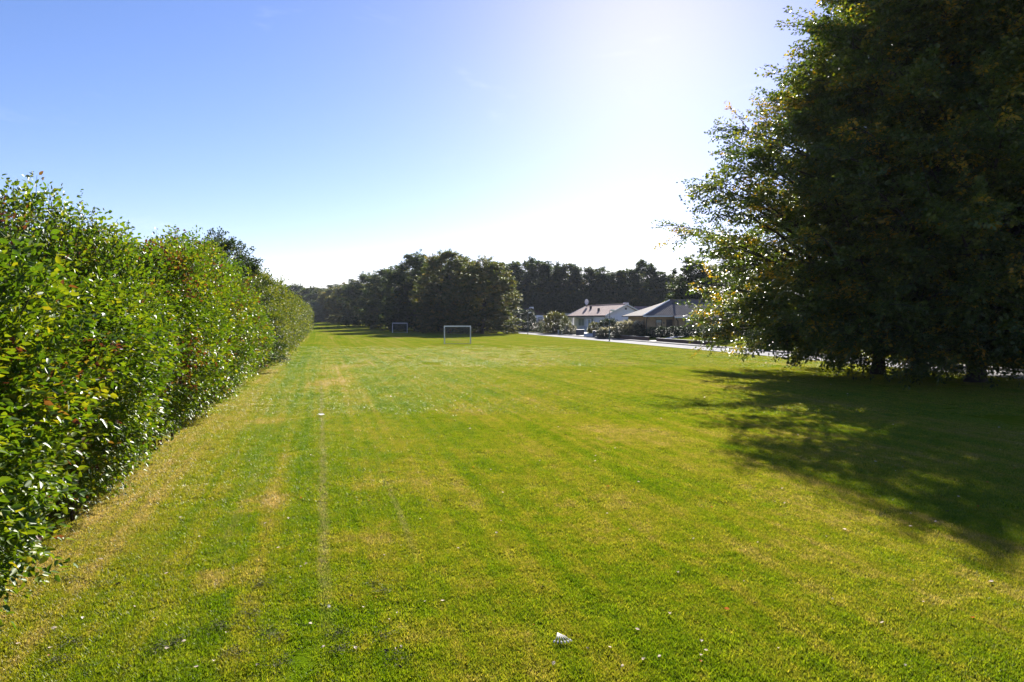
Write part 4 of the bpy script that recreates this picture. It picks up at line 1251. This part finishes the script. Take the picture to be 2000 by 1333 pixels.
# ---------------------------------------------------------------- litter on the lawn
def ground(u, v):
    y = H * F / (v - VH)
    return at(u, y), y
def leaf_litter_mesh(rng, s):
    vs, fs = [], []
    n = 7
    for i in range(n):
        a = i / (n - 1)
        wv = s * .34 * math.sin(math.pi * min(max(a, .04), .97)) ** .8
        z = s * (.12 + .35 * (a - .5) ** 2 * 2 + rng.uniform(0, .08))
        vs += [(s * (a - .5), -wv, z + wv * .8), (s * (a - .5), 0, z), (s * (a - .5), wv, z + wv * .9)]
    for i in range(n - 1):
        for j in range(2):
            fs.append((i * 3 + j, i * 3 + j + 1, i * 3 + j + 4, i * 3 + j + 3))
    mb = MB().add(vs, fs)
    mb.tube([(-s * .5, 0, s * .3), (-s * .75, .02 * s, s * .2)], s * .02, 4)
    return mb
rr = random.Random(5)
def litter(name, mat, s, count, label, group, vmin=715):
    src = [link(name, leaf_litter_mesh(rr, s).mesh(name), mat) for k in range(1)]
    k, tries = 0, 0
    while k < count and tries < 5000:
        tries += 1
        v = 700 + 640 * rr.random() ** 1.1
        u = rr.uniform(20, 1990)
        x, y = ground(u, v)
        if x < HX0 + HK * y + .4 or y < 4.8 or road_r(x, y) > -1: continue
        if k == 0: o = src[0]
        else:
            o = src[0].copy(); COL.objects.link(o)
        f = rr.uniform(.7, 1.6) * (1 + max(0, y - 12) / 25)
        o.location = (x, y, .019)
        o.scale = (f, f, f)
        o.rotation_euler = (rr.uniform(-.35, .35), rr.uniform(-.3, .3), rr.uniform(0, 6.28))
        tag(o, label, 'leaf', group)
        k += 1
litter('fallen_leaf', M['pale_leaf'], .030, 115, 'small pale curled leaf lying on the mown lawn', 'pale fallen leaves on the lawn')
litter('fallen_leaf', M['orange_leaf'], .032, 26, 'small orange fallen leaf lying on the mown lawn', 'orange fallen leaves on the lawn')
litter('fallen_leaf', M['brown_leaf'], .032, 40, 'small dark brown dead leaf lying on the mown lawn', 'brown fallen leaves on the lawn')
# pale dried seed cluster in the foreground
x, y = ground(1096, 1262)
e = empty('seed_cluster', (x, y, .02), R(10))
tag(e, 'pale dried seed cluster with fanned stalks lying on the lawn in front', 'seed head')
mb = MB()
ends = []
for k in range(6):
    a = R(-128 + k * 15)
    ex, ey = .115 * math.cos(a), .115 * math.sin(a)
    ends.append((ex, ey))
    mb.tube([(-.012, .055, .03), (ex * .5, ey * .5 + .02, .034), (ex, ey + .02, .018)], [.004, .004, .003], 5)
mb.build('stalks', M['paper'], e, True)
for (ex, ey) in ends:
    MB().tube([(ex * .85, ey * .85 + .02, .018), (ex, ey + .02, .02), (ex * 1.18, ey * 1.18 + .02, .016)], [.003, .009, .003], 7).build('seed_pod', M['paper'], e, True)
# white scrap near the pale tyre line
x, y = ground(626, 815)
e = tag(leaf_litter_mesh(rr, .18).build('paper_scrap', M['paper']), 'white paper scrap lying on the pale wheel line', 'litter')
e.location = (x, y, .01); e.rotation_euler = (0, .1, .3)
x, y = ground(636, 1198)
e = tag(leaf_litter_mesh(rr, .045).build('paper_scrap', M['paper']), 'tiny white scrap on the green turf in the left foreground', 'litter')
e.location = (x, y, .02); e.rotation_euler = (.6, .1, 1.3)
# dried clippings in clumps
rc = np.random.default_rng(80)
P0 = []
clumps = [ground(u, v) for (u, v) in ((505, 1150), (420, 1237), (530, 1255), (510, 1243), (660, 1282), (655, 1250), (100, 1305), (120, 1270), (335, 1265), (450, 1290), (740, 1255), (770, 1300), (540, 1310), (125, 1140), (190, 1150), (720, 1150), (745, 1165), (480, 1210), (300, 1280))]
for (cx, cy) in clumps:
    m_ = rc.integers(60, 150)
    P0.append(np.stack([cx + rc.normal(0, .06, m_), cy + rc.normal(0, .06, m_), .012 + np.abs(rc.normal(0, .018, m_))], -1))
P0 = np.concatenate(P0)
d_ = rc.normal(0, 1, P0.shape) * np.array([1, 1, .3])
me = leaves_mesh('grass_clippings', P0, d_, rc.normal(0, 1, P0.shape), rc.uniform(.02, .05, len(P0)), rc.uniform(.003, .007, len(P0)), rc.random(len(P0)))
tag(link('grass_clippings', me, M['clipping']), 'dry grey clumps of grass clippings in the left foreground', 'clippings', kind='stuff')

# ---------------------------------------------------------------- haze in the air
hm, hnt = new_mat('haze_air')
pv = N(hnt, 'ShaderNodeVolumePrincipled', {'Color': (.80, .86, 1.0, 1), 'Density': .00013, 'Anisotropy': .0})
ho = hnt.nodes.new('ShaderNodeOutputMaterial')
hnt.links.new(pv.outputs[0], ho.inputs['Volume'])
tag(MB().box(-800, 800, -70, 1600, -1.2, 32).build('haze', hm), 'thin bluish haze over the field', 'haze', kind='stuff')
# ---------------------------------------------------------------- sky, sun, camera
wd = bpy.data.worlds.new('World')
scene.world = wd
wd.use_nodes = True
nt = wd.node_tree
for n_ in list(nt.nodes):
    nt.nodes.remove(n_)
sky = N(nt, 'ShaderNodeTexSky', sky_type='NISHITA')
sky.sun_disc = False
sky.sun_elevation = SUN_EL
sky.sun_rotation = SUN_AZ
sky.altitude = 0
sky.air_density = 1.0
sky.dust_density = 0.18
sky.ozone_density = 4.0
tc = N(nt, 'ShaderNodeTexCoord')
dirv = tc.outputs['Generated']
sp = N(nt, 'ShaderNodeSeparateXYZ', {0: dirv})
# low cumulus on the horizon, far left, in sky direction space
az = math_(nt, 'ARCTAN2', sp.outputs[0], sp.outputs[1])
el = math_(nt, 'ARCSINE', sp.outputs[2])
cv = N(nt, 'ShaderNodeCombineXYZ', {0: math_(nt, 'MULTIPLY', az, 22), 1: math_(nt, 'MULTIPLY', el, 34)})
cn = N(nt, 'ShaderNodeTexNoise', {'Vector': cv.outputs[0], 'Scale': 1.0, 'Detail': 6, 'Roughness': .55})
low = N(nt, 'ShaderNodeMapRange', {0: el, 1: .012, 2: .085, 3: .30, 4: -.30})
cs = math_(nt, 'ADD', cn.outputs['Fac'], low.outputs[0])
cm = N(nt, 'ShaderNodeMapRange', {0: cs, 1: .52, 2: .62, 3: 0.0, 4: 1.0}, interpolation_type='SMOOTHSTEP')
# thin high wisps
wv = N(nt, 'ShaderNodeCombineXYZ', {0: math_(nt, 'MULTIPLY', az, 5), 1: math_(nt, 'MULTIPLY', el, 14), 2: 3.0})
wn = N(nt, 'ShaderNodeTexNoise', {'Vector': wv.outputs[0], 'Scale': 1.0, 'Detail': 7, 'Roughness': .6, 'Distortion': .6})
wm = N(nt, 'ShaderNodeMapRange', {0: wn.outputs['Fac'], 1: .60, 2: .85, 3: 0.0, 4: .22}, interpolation_type='SMOOTHSTEP')
mxm = math_(nt, 'MAXIMUM', math_(nt, 'MULTIPLY', cm.outputs[0], .75), wm.outputs[0])
skt = N(nt, 'ShaderNodeMix', {0: 1.0, 6: sky.outputs[0], 7: (1.09, .91, 1.0, 1)}, data_type='RGBA', blend_type='MULTIPLY')
hs = N(nt, 'ShaderNodeHueSaturation', {'Saturation': 1.12, 'Color': skt.outputs[2]})
mx = N(nt, 'ShaderNodeMix', {0: mxm, 6: hs.outputs[0], 7: (9.5, 9.6, 10.2, 1)}, data_type='RGBA')
bg = N(nt, 'ShaderNodeBackground', {'Color': mx.outputs[2], 'Strength': .050})
ow = nt.nodes.new('ShaderNodeOutputWorld')
nt.links.new(bg.outputs[0], ow.inputs[0])

sd = bpy.data.lights.new('sun', 'SUN')
sd.energy = 5.0
sd.angle = R(.53)
sd.color = (1.0, .95, .86)
so = bpy.data.objects.new('sun', sd)
COL.objects.link(so)
sv = Vector((math.sin(SUN_AZ) * math.cos(SUN_EL), math.cos(SUN_AZ) * math.cos(SUN_EL), math.sin(SUN_EL)))
so.rotation_euler = sv.to_track_quat('Z', 'Y').to_euler()
so.location = (0, 0, 60)

cd = bpy.data.cameras.new('camera')
cd.sensor_width = 36
cd.lens = 36 * F / 2000
cd.clip_start = .1
cd.clip_end = 4000
co = bpy.data.objects.new('camera', cd)
COL.objects.link(co)
co.location = (0, 0, H)
co.rotation_euler = (math.pi / 2 - PITCH, 0, 0)
scene.camera = co

scene.view_settings.view_transform = 'Standard'
scene.view_settings.look = 'None'
scene.view_settings.exposure = 1.75
scene.view_settings.gamma = 1
scene.cycles.use_denoising = True
scene.cycles.max_bounces = 6
scene.cycles.diffuse_bounces = 3
scene.cycles.transmission_bounces = 4
scene.cycles.transparent_max_bounces = 4
